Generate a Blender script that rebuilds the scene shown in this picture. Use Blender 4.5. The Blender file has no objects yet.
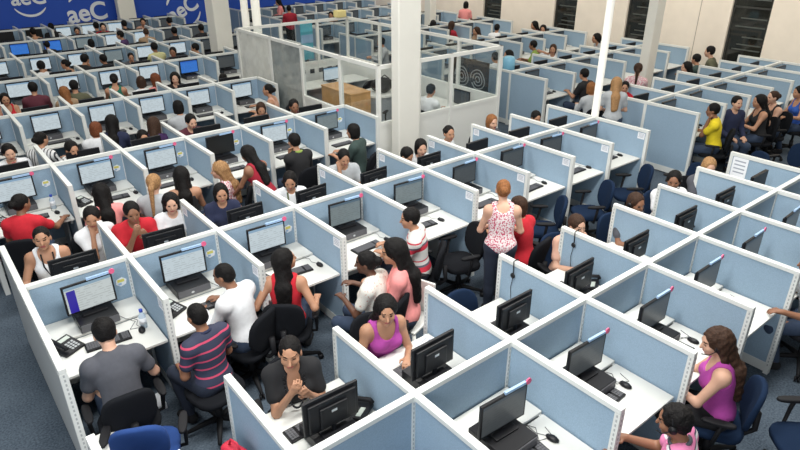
import bpy, bmesh, math, random
import numpy as np
from mathutils import Vector, Matrix, Euler
random.seed(7)
PI = math.pi
sc = bpy.context.scene
COL = sc.collection
# ------------------------------------------------------------------ camera
CAM = np.array([-0.31637, -5.78816, 4.1243]); CF = 619.47; CP = .455827; CY = .891343
cam_d = bpy.data.cameras.new('camera'); cam = bpy.data.objects.new('camera', cam_d); COL.objects.link(cam)
cam_d.sensor_width = 36; cam_d.lens = CF / 800 * 36; cam_d.clip_end = 200
_fw = np.array([math.cos(CY) * math.cos(CP), math.sin(CY) * math.cos(CP), -math.sin(CP)])
_rt = np.array([math.sin(CY), -math.cos(CY), 0.]); _up = np.cross(_rt, _fw)
cam.matrix_world = Matrix(((_rt[0], _up[0], -_fw[0], CAM[0]), (_rt[1], _up[1], -_fw[1], CAM[1]), (_rt[2], _up[2], -_fw[2], CAM[2]), (0, 0, 0, 1)))
sc.camera = cam
# ------------------------------------------------------------------ light
w = bpy.data.worlds.new('world'); sc.world = w; w.use_nodes = True
w.node_tree.nodes['Background'].inputs[0].default_value = (.95, .98, .97, 1)
w.node_tree.nodes['Background'].inputs[1].default_value = .17
def area(x, y, z, sx, sy, e, rot=(0, 0, 0), col=(1, .98, .94)):
    l = bpy.data.lights.new('ceiling_or_fill_lamp', 'AREA'); l.shape = 'RECTANGLE'; l.size = sx; l.size_y = sy; l.energy = e; l.color = col
    o = bpy.data.objects.new('ceiling_or_fill_lamp', l); COL.objects.link(o); o.location = (x, y, z); o.rotation_euler = rot
    return o
for lx in (1.0, 5.5, 10.0, 14.3):
    for ly in (-3.2, 1.6, 7.0, 12.5):
        e = (52 if lx > 8 else 70) if ly > 4 else ((50 if lx > 8 else 150) if ly > 0 else (55 if lx > 8 else 260))
        area(lx, ly, 5.6, 3.0, .9, e, col=(1, .99, .95) if (ly < 4 and lx < 8) else (1, .96, .84))
area(-3.2, -6.5, 4.6, 5.0, 3.0, 300, (math.radians(58), 0, math.radians(-52)), (.93, .97, 1.0))  # added cool window-like fill beside the camera, no ceiling fixture
for ly in (-3.0, 3.0, 9.0, 14.5):
    area(13.4, ly, 5.6, 2.6, .6, 85, (0, math.radians(-52), 0), (1, .95, .86))  # added wall-wash fills aimed at the beige wall to brighten it
sc.view_settings.view_transform = 'Standard'
try: sc.view_settings.look = 'None'
except Exception: pass
sc.cycles.transparent_max_bounces = 32
sc.view_settings.gamma = 1; sc.view_settings.use_curve_mapping = False
sc.view_settings.exposure = 0.0
# ------------------------------------------------------------------ helpers
def unp(px, py, z=None, y=None, x=None):
    a = (px - 400) / CF; b = (225 - py) / CF
    d = _fw + a * _rt + b * _up
    t = (y - CAM[1]) / d[1] if y is not None else ((x - CAM[0]) / d[0] if x is not None else (z - CAM[2]) / d[2])
    return CAM + t * d
def prj(P):
    v = np.array(P, float) - CAM; c = v @ _fw
    if c <= .1: return (-9999, -9999, c)
    return (400 + CF * (v @ _rt) / c, 225 - CF * (v @ _up) / c, c)
def seen(P, m=30):
    x, y, c = prj(P); return c > .2 and -m < x < 800 + m and -m < y < 450 + m
MC = {}
def mat(name, col, rough=.6, metal=0., noise=0., scale=40., emit=None, es=1., spec=.5, bump=0., bscale=200., trans=0.):
    if name in MC: return MC[name]
    m = bpy.data.materials.new(name); m.use_nodes = True; nt = m.node_tree; b = nt.nodes['Principled BSDF']
    b.inputs['Base Color'].default_value = (*col, 1); b.inputs['Roughness'].default_value = rough
    b.inputs['Metallic'].default_value = metal; b.inputs['Specular IOR Level'].default_value = spec
    if noise or bump:
        tc = nt.nodes.new('ShaderNodeTexCoord'); n = nt.nodes.new('ShaderNodeTexNoise'); n.inputs['Scale'].default_value = scale; n.inputs['Detail'].default_value = 4
        nt.links.new(tc.outputs['Object'], n.inputs['Vector'])
        if noise:
            r = nt.nodes.new('ShaderNodeMapRange'); r.inputs[3].default_value = 1 - noise; r.inputs[4].default_value = 1 + noise
            r.inputs[1].default_value = .3; r.inputs[2].default_value = .7
            mx = nt.nodes.new('ShaderNodeVectorMath'); mx.operation = 'SCALE'; mx.inputs[0].default_value = col
            nt.links.new(n.outputs['Fac'], r.inputs[0]); nt.links.new(r.outputs[0], mx.inputs['Scale']); nt.links.new(mx.outputs[0], b.inputs['Base Color'])
        if bump:
            n2 = nt.nodes.new('ShaderNodeTexNoise'); n2.inputs['Scale'].default_value = bscale; nt.links.new(tc.outputs['Object'], n2.inputs['Vector'])
            bp = nt.nodes.new('ShaderNodeBump'); bp.inputs['Strength'].default_value = bump; bp.inputs['Distance'].default_value = .01
            nt.links.new(n2.outputs['Fac'], bp.inputs['Height']); nt.links.new(bp.outputs[0], b.inputs['Normal'])
    if emit:
        b.inputs['Emission Color'].default_value = (*emit, 1); b.inputs['Emission Strength'].default_value = es
    MC[name] = m; return m
def stripe_mat(name, cols, period, axis='Z', rough=.8):
    """cols: list of (fraction start, colour)"""
    if name in MC: return MC[name]
    m = bpy.data.materials.new(name); m.use_nodes = True; nt = m.node_tree; b = nt.nodes['Principled BSDF']; b.inputs['Roughness'].default_value = rough
    tc = nt.nodes.new('ShaderNodeTexCoord'); sp = nt.nodes.new('ShaderNodeSeparateXYZ'); nt.links.new(tc.outputs['Object'], sp.inputs[0])
    md = nt.nodes.new('ShaderNodeMath'); md.operation = 'DIVIDE'; md.inputs[1].default_value = period; nt.links.new(sp.outputs[axis], md.inputs[0])
    fr = nt.nodes.new('ShaderNodeMath'); fr.operation = 'FRACT'; nt.links.new(md.outputs[0], fr.inputs[0])
    cr = nt.nodes.new('ShaderNodeValToRGB'); cr.color_ramp.interpolation = 'CONSTANT'; e = cr.color_ramp.elements
    e[0].position = cols[0][0]; e[0].color = (*cols[0][1], 1); e[1].position = cols[1][0]; e[1].color = (*cols[1][1], 1)
    for p, c in cols[2:]:
        k = e.new(p); k.color = (*c, 1)
    nt.links.new(fr.outputs[0], cr.inputs[0]); nt.links.new(cr.outputs[0], b.inputs['Base Color'])
    MC[name] = m; return m
def spot_mat(name, base, spot, scale=60., thr=.62):
    if name in MC: return MC[name]
    m = bpy.data.materials.new(name); m.use_nodes = True; nt = m.node_tree; b = nt.nodes['Principled BSDF']; b.inputs['Roughness'].default_value = .85
    tc = nt.nodes.new('ShaderNodeTexCoord'); n = nt.nodes.new('ShaderNodeTexNoise'); n.inputs['Scale'].default_value = scale; nt.links.new(tc.outputs['Object'], n.inputs['Vector'])
    cr = nt.nodes.new('ShaderNodeValToRGB'); e = cr.color_ramp.elements; e[0].position = thr - .03; e[0].color = (*base, 1); e[1].position = thr; e[1].color = (*spot, 1)
    nt.links.new(n.outputs['Fac'], cr.inputs[0]); nt.links.new(cr.outputs[0], b.inputs['Base Color']); MC[name] = m; return m
class MB:
    def __init__(s): s.v = []; s.f = []; s.m = []
    def add(s, vs, fs, mi=0):
        o = len(s.v); s.v += [tuple(v) for v in vs]; s.f += [tuple(i + o for i in f) for f in fs]; s.m += [mi] * len(fs); return s
    def box(s, x0, x1, y0, y1, z0, z1, mi=0, M=None, b=0.):
        if b:
            vs = []; fs = []
            xs = (x0, x1); ys = (y0, y1); zs = (z0, z1)
            bm = bmesh.new(); bmesh.ops.create_cube(bm, size=1)
            for v in bm.verts: v.co = Vector(((x0 + x1) / 2 + v.co.x * (x1 - x0), (y0 + y1) / 2 + v.co.y * (y1 - y0), (z0 + z1) / 2 + v.co.z * (z1 - z0)))
            bmesh.ops.bevel(bm, geom=bm.edges[:], offset=b, segments=2, affect='EDGES', profile=.5)
            bm.verts.ensure_lookup_table(); bm.verts.index_update()
            vs = [v.co.copy() for v in bm.verts]; fs = [[v.index for v in f.verts] for f in bm.faces]; bm.free()
        else:
            vs = [Vector((x, y, z)) for z in (z0, z1) for y in (y0, y1) for x in (x0, x1)]
            fs = [(0, 2, 3, 1), (4, 5, 7, 6), (0, 1, 5, 4), (2, 6, 7, 3), (0, 4, 6, 2), (1, 3, 7, 5)]
        if M is not None: vs = [M @ v for v in vs]
        return s.add(vs, fs, mi)
    def tube(s, pts, r, n=8, mi=0, caps=True):
        pts = [Vector(p) for p in pts]; rs = r if isinstance(r, (list, tuple)) else [r] * len(pts)
        rings = []; prev = None
        for i, p in enumerate(pts):
            d = (pts[min(i + 1, len(pts) - 1)] - pts[max(i - 1, 0)]).normalized()
            a = prev if prev is not None else (Vector((0, 0, 1)) if abs(d.z) < .9 else Vector((1, 0, 0)))
            u = (a - d * a.dot(d)).normalized(); prev = u; v = d.cross(u)
            rings.append([p + (u * math.cos(t) + v * math.sin(t)) * rs[i] for t in [2 * PI * k / n for k in range(n)]])
        vs = [q for R in rings for q in R]; fs = []
        for i in range(len(pts) - 1):
            for k in range(n): fs.append((i * n + k, i * n + (k + 1) % n, (i + 1) * n + (k + 1) % n, (i + 1) * n + k))
        if caps: fs.append(tuple(range(n))[::-1]); fs.append(tuple((len(pts) - 1) * n + k for k in range(n)))
        return s.add(vs, fs, mi)
    def ell(s, c, r, mi=0, n=12, M=None):
        vs = []; fs = []
        for i in range(n // 2 + 1):
            th = PI * i / (n // 2)
            for k in range(n): vs.append(Vector((c[0] + r[0] * math.sin(th) * math.cos(2 * PI * k / n), c[1] + r[1] * math.sin(th) * math.sin(2 * PI * k / n), c[2] + r[2] * math.cos(th))))
        for i in range(n // 2):
            for k in range(n): fs.append((i * n + k, (i + 1) * n + k, (i + 1) * n + (k + 1) % n, i * n + (k + 1) % n))
        if M is not None: vs = [M @ v for v in vs]
        return s.add(vs, fs, mi)
    def mesh(s, name, mats, smooth=False):
        me = bpy.data.meshes.new(name); me.from_pydata(s.v, [], s.f)
        for m in (mats if isinstance(mats, (list, tuple)) else [mats]): me.materials.append(m)
        if any(s.m): me.polygons.foreach_set('material_index', s.m)
        if smooth: me.polygons.foreach_set('use_smooth', [True] * len(me.polygons))
        me.update(); return me
def ob(name, me, parent=None, loc=None, rz=None):
    o = bpy.data.objects.new(name, me); COL.objects.link(o)
    if parent: o.parent = parent
    if loc is not None: o.location = loc
    if rz is not None: o.rotation_euler = (0, 0, rz)
    return o
def tag(o, label, cat, group=None, kind=None):
    o['label'] = label; o['category'] = cat
    if group: o['group'] = group
    if kind: o['kind'] = kind
    return o
def thing(name, label, cat, loc=(0, 0, 0), rz=0., group=None):
    return tag(ob(name, None, None, loc, rz), label, cat, group)
def struct(name, mb, m):
    o = ob(name, mb.mesh(name, m)); o['kind'] = 'structure'; return o
def copy_tree(o, parent=None):
    c = o.copy(); COL.objects.link(c)
    if parent is not None: c.parent = parent
    for ch in KIDS.get(o.name, []): copy_tree(ch, c)
    return c
KIDS = {}
def reg(o):
    for ch in [x for x in bpy.data.objects if x.parent == o]:
        KIDS.setdefault(o.name, []).append(ch); reg(ch)
def proto(build):
    r = build(); reg(r); return r
class Src:
    """a kind of thing: builds the first one, then hands out copies"""
    def __init__(s, build): s.build = build; s.p = None
    def put(s, label, loc, rz=0., group=None, cat=None):
        if s.p is None: s.p = s.build(); reg(s.p); o = s.p
        else: o = copy_tree(s.p)
        o.location = loc; o.rotation_euler = (0, 0, rz); o['label'] = label
        g = group or {'monitor': 'monitors on the desks', 'desk': 'white desks in the cubicles', 'computer': 'desktop computers under the monitors', 'keyboard': 'keyboards on the desks', 'mouse': 'computer mice on the desks',
                      'telephone': 'telephones on the desks', 'divider': 'dividers between cubicles', 'partition panel': 'spine panels along the rows', 'chair': 'office chairs', 'sticker': 'stickers on the spine panels', 'paper': 'white papers on the dividers'}.get(o.get('category'))
        if g: o['group'] = g
        return o
# ------------------------------------------------------------------ materials
WHITE = mat('white_rail', (.74, .755, .73), .5)
FAB = mat('blue_fabric', (.30, .415, .53), .95, noise=.10, scale=130, bump=.25, bscale=500)
SLOT = mat('slot_dark', (.42, .44, .44), .7)
DESK = mat('white_laminate', (.74, .74, .70), .45)
EDGE = mat('desk_edge', (.55, .56, .55), .6)
BLK = mat('black_plastic', (.010, .010, .012), .42, spec=.3)
BLK2 = mat('black_plastic_matt', (.013, .013, .015), .6, spec=.2)
GRY = mat('grey_plastic', (.10, .10, .11), .5)
SILV = mat('silver_badge', (.6, .62, .64), .3, .6)
CFAB = mat('black_chair_fabric', (.011, .012, .015), .95, spec=.12, bump=.3)
NFAB = mat('navy_chair_fabric', (.010, .022, .052), .95, spec=.12, bump=.3)
BFAB = mat('royal_blue_chair_fabric', (.014, .055, .22), .9, bump=.3)
PAPER = mat('paper', (.86, .88, .92), .8)
INK = mat('ink', (.35, .38, .45), .8)
PINK = mat('pink_badge', (.75, .12, .25), .5)
LBLUE = mat('light_blue_strip', (.34, .50, .72), .6)
YEL = mat('yellow_sticker', (.75, .68, .15), .6)
CARPET = None
def carpet():
    m = bpy.data.materials.new('carpet'); m.use_nodes = True; nt = m.node_tree; b = nt.nodes['Principled BSDF']; b.inputs['Roughness'].default_value = .97; b.inputs['Specular IOR Level'].default_value = .15
    tc = nt.nodes.new('ShaderNodeTexCoord')
    n1 = nt.nodes.new('ShaderNodeTexNoise'); n1.inputs['Scale'].default_value = 55; n1.inputs['Detail'].default_value = 6
    n2 = nt.nodes.new('ShaderNodeTexNoise'); n2.inputs['Scale'].default_value = 2.2; n2.inputs['Detail'].default_value = 3
    ad = nt.nodes.new('ShaderNodeMath'); ad.operation = 'MULTIPLY_ADD'; ad.inputs[1].default_value = .45
    cr = nt.nodes.new('ShaderNodeValToRGB'); e = cr.color_ramp.elements; e[0].position = .45; e[0].color = (.040, .056, .078, 1); e[1].position = .98; e[1].color = (.135, .172, .215, 1)
    for n in (n1, n2): nt.links.new(tc.outputs['Object'], n.inputs['Vector'])
    nt.links.new(n2.outputs['Fac'], ad.inputs[0]); nt.links.new(n1.outputs['Fac'], ad.inputs[2])
    nt.links.new(ad.outputs[0], cr.inputs[0]); nt.links.new(cr.outputs[0], b.inputs['Base Color'])
    bp = nt.nodes.new('ShaderNodeBump'); bp.inputs['Strength'].default_value = .5; bp.inputs['Distance'].default_value = .01
    nt.links.new(n1.outputs['Fac'], bp.inputs['Height']); nt.links.new(bp.outputs[0], b.inputs['Normal']); return m
# ------------------------------------------------------------------ structure
XW, YW = 16.35, 17.62
struct('floor', MB().box(-8, XW, -9, YW, -.1, 0), carpet())
BEIGE = mat('beige_plaster', (.90, .80, .68), .85, noise=.03, scale=3)
CREAM = mat('cream_column', (.82, .80, .73), .8, noise=.02, scale=3)
BLUEW = mat('royal_blue_wall', (.012, .075, .47), .6)
struct('wall_back', MB().box(-8, XW + .2, YW, YW + .2, 0, 6), BLUEW)
opens = [(.72, 1.66), (3.60, 4.56), (6.28, 7.12), (9.35, 10.2)]
mb = MB(); y = -9
for a, b in opens: mb.box(XW, XW + .2, y, a, 0, 6); y = b
mb.box(XW, XW + .2, y, YW, 0, 6)
for a, b in opens: mb.box(XW, XW + .2, a, b, 4.4, 6)
struct('wall_right', mb, BEIGE)
mb = MB().box(XW - .004, XW, 2.44, 2.46, 0, 6); struct('trim_1', mb, mat('joint_line', (.45, .38, .32), .9))
DG = mat('dark_glass', (.018, .018, .015), .06, spec=.8); FRM = mat('dark_frame', (.05, .05, .045), .4); SHELF = mat('store_shelf', (.09, .10, .09), .6)
for i, (a, b) in enumerate(opens):
    m = MB().box(XW + .09, XW + .11, a, b, 0, 4.4, 0)
    for z in (0, 2.2, 4.36): m.box(XW + .07, XW + .13, a, b, z, z + .04, 1)
    for yy in (a, b - .04): m.box(XW + .07, XW + .13, yy, yy + .04, 0, 4.4, 1)
    for k, z in enumerate((.9, 1.2, 1.32, 1.5, 1.75, 1.95, 2.4)):
        m.box(XW + .085, XW + .09, a + .08, a + .08 + (b - a - .16) * (.6 + .4 * ((k * 37) % 10) / 10), z, z + .03, 2)
    struct('window_%d' % (i + 1), m, [DG, FRM, SHELF])
# columns
def column(name, x, y, sx, sy, label, m=CREAM, h=6.):
    mb = MB().box(x - sx / 2, x + sx / 2, y - sy / 2, y + sy / 2, 0, h, 0, b=.02)
    tag(ob(name, mb.mesh(name, m)), label, 'column')
c = unp(402, 110, y=1.98)
column('concrete_column', 6.13, 2.04, .46, .20, 'massive cream column against the front of the glass office')
column('concrete_column', 6.75, 10.65, .46, .5, 'cream column rising among the back left cubicles')
column('concrete_column', 13.2, 1.88, .34, .22, 'cream column in the right block beside the ponytailed woman')
column('concrete_column', 14.5, 10.9, .28, .3, 'slim white column near the far end of the beige wall')
column('wall_pillar', 6.3, 17.15, .55, .3, 'cream pillar breaking the blue logo wall between two logos')
def pipe(x, y, r, label):
    mb = MB().tube([(x, y, 0), (x, y, .02), (x, y, 6)], [r * 1.6, r, r], 20)
    tag(ob('white_pole', mb.mesh('white_pole', mat('pole_white', (.84, .83, .78), .5), True)), label, 'pole')
pipe(8.68, .10, .062, 'white round pole at the right end of the second row')
pp = unp(246, 24, y=8.3); pipe(pp[0], pp[1], .085, 'left of two slim white poles behind the glass office')
pp = unp(257.5, 28, y=7.9); pipe(pp[0], pp[1], .10, 'right and thicker of two slim poles behind the glass office')
# logos on the blue wall
LW = mat('logo_white', (.85, .88, .92), .6)
def logo(px, py, size, tilt, label, top=True, bottom=True):
    cpos = unp(px, py, y=YW - .01)
    root = thing('wall_logo', label, 'sign', (float(cpos[0]), YW - .012, float(cpos[2])))
    cu = bpy.data.curves.new('letters', 'FONT'); cu.body = 'aeC'; cu.size = size; cu.align_x = 'CENTER'; cu.align_y = 'CENTER'; cu.extrude = .01; cu.offset = size * .022
    t = bpy.data.objects.new('tmp', cu); COL.objects.link(t); bpy.context.view_layer.update()
    me = bpy.data.meshes.new_from_object(t.evaluated_get(bpy.context.evaluated_depsgraph_get())); bpy.data.objects.remove(t)
    me.materials.clear(); me.materials.append(LW)
    R = Matrix.Rotation(PI / 2, 4, 'X') @ Matrix.Rotation(tilt, 4, 'Z'); me.transform(R); ob('letters', me, root)
    def arc(a0, a1, rr, w0):
        m = MB(); n = 24; vs = []
        for i in range(n + 1):
            a = math.radians(a0 + (a1 - a0) * i / n); t_ = math.sin(PI * i / n) ** .5 * w0 + .01
            for q in (rr - t_ / 2, rr + t_ / 2):
                for d in (0, -.012): vs.append(R @ Vector((q * math.cos(a), q * math.sin(a), -d)))
        fs = []
        for i in range(n):
            b = i * 4; fs += [(b, b + 4, b + 6, b + 2), (b + 1, b + 3, b + 7, b + 5), (b, b + 1, b + 5, b + 4), (b + 2, b + 6, b + 7, b + 3)]
        return m.add(vs, fs)
    if bottom: ob('arc', arc(212, 325, size * .86, size * .10).mesh('arc', LW), root)
    if top:
        ob('arc', arc(100, 140, size * .80, size * .10).mesh('arc', LW), root); ob('arc', arc(42, 80, size * .80, size * .10).mesh('arc', LW), root)
logo(28, -2, .62, 0, 'white aeC logo, leftmost, cropped by the top of the picture')
logo(87.5, 13, .78, .05, 'white aeC logo just left of the cream pillar')
logo(183, 9, .74, .42, 'tilted white aeC logo right of the cream pillar')
# ------------------------------------------------------------------ partitions
H = 1.2
ROWS = [dict(n='front', y=-3.26, nodes=[0., .93, 1.86, 2.84, 3.8, 4.77, 5.72, 6.67, 7.62, 8.57], blocks=1),
        dict(n='second', y=0., nodes=[.02, .95, 1.87, 2.81, 3.76, 4.76, 5.71, 6.66, 7.58, 8.55], right=True),
        dict(n='third', y=3.26, nodes=[0.0, .96, 1.88, 2.81, 3.73, 4.7, 5.72], right=True),
        dict(n='fourth', y=6.25, nodes=[.05, .98, 1.91, 2.83, 3.74, 4.62, 5.55], right=True, L=.84),
        dict(n='fifth', y=9.12, nodes=[.2, 1.1, 1.99, 2.88, 3.75, 4.63, 5.58, 6.5, 7.4, 8.3], right=True, L=.82),
        dict(n='sixth', y=11.68, nodes=[1.1, 2.0, 2.87, 3.75, 4.55, 5.42, 6.3, 7.15, 8.0], right=True, L=.80),
        dict(n='seventh', y=14.15, nodes=[1.15, 2.0, 2.85, 3.69, 4.48, 5.3, 6.15, 7.0, 7.85], right=True, L=.79),
        dict(n='eighth', y=16.55, nodes=[2.05, 2.9, 3.68, 4.48, 5.26, 6.05, 6.9, 7.75], right=True, L=.78)]
ORD = ['first', 'second', 'third', 'fourth', 'fifth', 'sixth', 'seventh', 'eighth', 'ninth', 'tenth', 'eleventh', 'twelfth', 'thirteenth', 'fourteenth', 'fifteenth', 'sixteenth']
def fab_mesh(L, near):
    m = MB().box(-.018, .018, -L + .03, -.02, .12, H - .03)
    return m.mesh('fabric_panel', FAB)
def frame_mesh(L, near):
    m = MB()
    m.box(-.0275, .0275, -L, -.02, H - .045, H, 0, b=.006 if near else 0)
    m.box(-.0275, .0275, -L, -L + .045, 0, H - .045, 0)
    m.box(-.022, .022, -L + .045, -.02, .02, .125, 0)
    return m.mesh('frame', [WHITE])
def slots_mesh(L):
    m = MB()
    for k in range(26):
        z = .1 + k * .041
        for sx in (-1, 1): m.box(sx * .0280 - .0006, sx * .0280 + .0006, -L + .017, -L + .028, z, z + .022)
        m.box(-.006, .006, -L - .0010, -L - .0001, z, z + .022)
    return m.mesh('slot_strip', SLOT)
def div_build(L, near):
    def f():
        r = thing('cubicle_divider', '', 'divider')
        ob('fabric_panel', fab_mesh(L, near), r); ob('frame', frame_mesh(L, near), r)
        if near: ob('slot_strip', slots_mesh(L), r)
        return r
    return Src(f)
DV = {(L, n): div_build(L, n) for L in (1.0, 1.46, .84, .82, .80, .79, .78) for n in (True, False)}
def spine_build(wd, near):
    def f():
        r = thing('spine_panel', '', 'partition panel')
        ob('fabric_panel', MB().box(.02, wd - .02, -.018, .018, .12, H - .03).mesh('fabric_panel', FAB), r)
        m = MB(); m.box(.0, wd, -.0275, .0275, H - .045, H, 0, b=.006 if near else 0); m.box(.02, wd - .02, -.022, .022, .02, .125)
        m.box(-.0275, .0275, -.0275, .0275, 0, H - .002)
        ob('frame', m.mesh('frame', WHITE), r)
        if near:
            for sx in (0.033, wd - .033):
                m = MB().box(sx - .012, sx + .012, -.028, .028, .02, H - .045, 1)
                for k in range(26):
                    z = .1 + k * .041
                    for sy in (-.0286, .0279): m.box(sx - .004, sx + .004, sy, sy + .0007, z, z + .022)
                ob('slot_strip', m.mesh('slot_strip', [SLOT, WHITE]), r)
        return r
    return Src(f)
SP = {}
def spine_src(wd, near):
    k = (round(wd, 2), near)
    if k not in SP: SP[k] = spine_build(k[0], near)
    return SP[k]
OUTP = mat('outer_laminate', (.50, .52, .52), .6)
CELLS = []   # (row name, y, x0, x1, side, ordinal text)
def blocktxt(b, r): return 'left block' if b == 0 else 'right block'
for r in ROWS:
    blocks = [r['nodes']]
    if r.get('right'): blocks.append([10.1 + .95 * k for k in range(7)])
    y = r['y']
    for bi, nd in enumerate(blocks):
        two = len(blocks) == 2
        bt = (' of the ' + ('left' if bi == 0 else 'right') + ' block') if two else ''
        cnt = {1: 0, -1: 0, 0: 0, 'c1': 0, 'c-1': 0}
        for i, x in enumerate(nd):
            dist = math.dist((x, y, H), CAM); near = dist < 8.5
            for side in (-1, 1):
                tip = (x, y + side * 1.0, H)
                if not (seen(tip, 25) or seen((x, y, H), 25) or seen((x, y + side, .3), 10)): continue
                if side == 1 and bi == 0 and r['n'] in ('third', 'fourth') and i == len(nd) - 1 and r['n'] == 'fourth': continue
                if side == 1 and r['n'] == 'third' and bi == 0 and i == len(nd) - 1: continue
                L = 1.46 if (r['n'] == 'second' and i == 0 and side == -1 and bi == 0) else r.get('L', 1.0)
                cnt[side] += 1
                lab = 'blue fabric divider, %s from left, %s side of the %s row%s' % (ORD[cnt[side] - 1], 'near' if side < 0 else 'far', r['n'], ', ' + bt[8:] if two else '')
                if L > 1.2: lab = 'long end divider by the carpet at the left end of the second row'
                dvo = DV[(L, near)].put(lab, (x, y, 0), 0 if side < 0 else PI)
                if i == 0 and bi == 0 and r['n'] in ('second', 'third', 'front'):
                    sg_ = -1 if side < 0 else 1
                    ob('outer_panel', MB().box(min(sg_ * .018, sg_ * .030), max(sg_ * .018, sg_ * .030), -L + .01, -.0, .03, H - .05).mesh('outer_panel', OUTP), dvo)['label'] = 'pale grey outer panel'
            if i < len(nd) - 1:
                x1 = nd[i + 1]
                if seen((x, y, H), 40) or seen((x1, y, H), 40):
                    cnt[0] += 1
                    lab = 'blue fabric spine panel, %s from left along the %s row%s' % (ORD[cnt[0] - 1], r['n'], ', ' + bt[8:] if two else '')
                    spine_src(x1 - x, near).put(lab, (x, y, 0), 0)
                for side in (-1, 1):
                    if side == 1 and bi == 0 and r['n'] in ('fourth',) and False: continue
                    if seen(((x + x1) / 2, y + side * .45, .9), 30):
                        cnt['c%d' % side] += 1
                        CELLS.append(dict(row=r['n'], y=y, x0=x, x1=x1, side=side, bi=bi, i=i, L=r.get('L', 1.0), dist=math.dist(((x + x1) / 2, y, 1), CAM),
                                          where='%s from left, %s side, %s row%s' % (ORD[cnt['c%d' % side] - 1], 'near' if side < 0 else 'far', r['n'], ', ' + bt[8:] if two else '')))
# ------------------------------------------------------------------ desk furniture builders (local: spine at y=0, user at -y)
def desk_build(wd, L=1.0):
    def f():
        r = thing('desk', '', 'desk'); h = wd / 2 - .03
        ob('desk_top', MB().box(-h, h, -L + .07, -.40, .715, .74, 0, b=.003).mesh('desk_top', DESK), r)
        ob('rear_shelf', MB().box(-h, h, -.385, -.03, .735, .76, 0, b=.003).mesh('rear_shelf', DESK), r)
        for sx in (-1, 1):
            m = MB(); m.box(sx * (h - .02) - .015, sx * (h - .02) + .015, -L + .20, -.06, .62, .735); m.box(sx * (h - .02) - .012, sx * (h - .02) + .012, -.40, -.06, .0, .62); ob('bracket', m.mesh('bracket', EDGE), r)
        return r
    return Src(f)
DK = {}
def screen_mat(kind):
    n = 'screen_' + kind
    if n in MC: return MC[n]
    base = {'lit': (.50, .58, .62), 'dim': (.16, .20, .21), 'dark': (.045, .052, .056), 'off': (.008, .008, .01), 'blue': (.03, .16, .55), 'bar': (.50, .55, .55)}[kind]
    m = bpy.data.materials.new(n); m.use_nodes = True; nt = m.node_tree; b = nt.nodes['Principled BSDF']
    b.inputs['Base Color'].default_value = (.01, .01, .01, 1); b.inputs['Roughness'].default_value = .35
    tc = nt.nodes.new('ShaderNodeTexCoord'); sp = nt.nodes.new('ShaderNodeSeparateXYZ'); nt.links.new(tc.outputs['Object'], sp.inputs[0])
    def mth(op, a, c=None):
        q = nt.nodes.new('ShaderNodeMath'); q.operation = op
        for i_, v in enumerate((a, c)):
            if v is None: continue
            if isinstance(v, (int, float)): q.inputs[i_].default_value = v
            else: nt.links.new(v, q.inputs[i_])
        return q.outputs[0]
    z = sp.outputs['Z']; x = sp.outputs['X']
    # rows of text near some heights + header band
    ln = mth('FRACT', mth('MULTIPLY', z, 42.)); line = mth('LESS_THAN', ln, .35)
    nz = nt.nodes.new('ShaderNodeTexNoise'); nz.inputs['Scale'].default_value = 22; nt.links.new(tc.outputs['Object'], nz.inputs['Vector'])
    tx = mth('MULTIPLY', line, mth('GREATER_THAN', nz.outputs['Fac'], .5))
    hd = mth('GREATER_THAN', z, .255)
    c1 = nt.nodes.new('ShaderNodeMixRGB'); c1.inputs[1].default_value = (*base, 1); c1.inputs[2].default_value = (*[v * .78 for v in base], 1); nt.links.new(tx, c1.inputs[0])
    c2 = nt.nodes.new('ShaderNodeMixRGB'); c2.inputs[2].default_value = (base[0] * .45, base[1] * .62, base[2] * .8, 1); nt.links.new(hd, c2.inputs[0]); nt.links.new(c1.outputs[0], c2.inputs[1])
    out = c2.outputs[0]
    if kind == 'bar':
        inb = mth('MULTIPLY', mth('LESS_THAN', x, -.115), mth('MULTIPLY', mth('GREATER_THAN', x, -.19), mth('LESS_THAN', z, .245)))
        c3 = nt.nodes.new('ShaderNodeMixRGB'); c3.inputs[2].default_value = (.02, .01, .30, 1); nt.links.new(inb, c3.inputs[0]); nt.links.new(out, c3.inputs[1]); out = c3.outputs[0]
    nt.links.new(out, b.inputs['Emission Color']); b.inputs['Emission Strength'].default_value = 0.0 if kind == 'off' else 1.0
    MC[n] = m; return m
def monitor_build(near):
    def f():
        r = thing('monitor', '', 'monitor')
        W_, B_ = .222, .03   # local: origin on case top; screen faces -y ; screen object origin at bottom centre
        if near:
            m = MB().box(-W_, W_, -.012, .012, B_, B_ + .30, 0, b=.004)
            m.box(-W_ + .03, W_ - .03, .012, .035, B_ + .03, B_ + .27, 0, b=.008); m.box(-.11, .11, .034, .052, B_ + .05, B_ + .22, 0, b=.006)
            ob('housing', m.mesh('housing', BLK), r)
            m = MB().tube([(0, .03, .0), (0, .03, B_ + .10)], .018, 10); m.box(-.11, .11, -.07, .11, 0, .014, 0, b=.005); ob('stand', m.mesh('stand', BLK), r)
            ob('badge', MB().box(-.022, .022, .0521, .0530, B_ + .165, B_ + .185).mesh('badge', SILV), r)
        else:
            m = MB().box(-W_, W_, -.012, .03, B_, B_ + .30); m.box(-.02, .02, .0, .03, 0, B_); m.box(-.11, .11, -.07, .11, 0, .014)
            ob('housing', m.mesh('housing', BLK), r)
        s_ = ob('screen', MB().box(-W_ + .017, W_ - .017, -.0135, -.0122, .018, .283).mesh('screen', screen_mat('off')), r, (0, 0, B_))
        return r
    return Src(f)
MON = {True: monitor_build(True), False: monitor_build(False)}
SCR = {}
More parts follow.
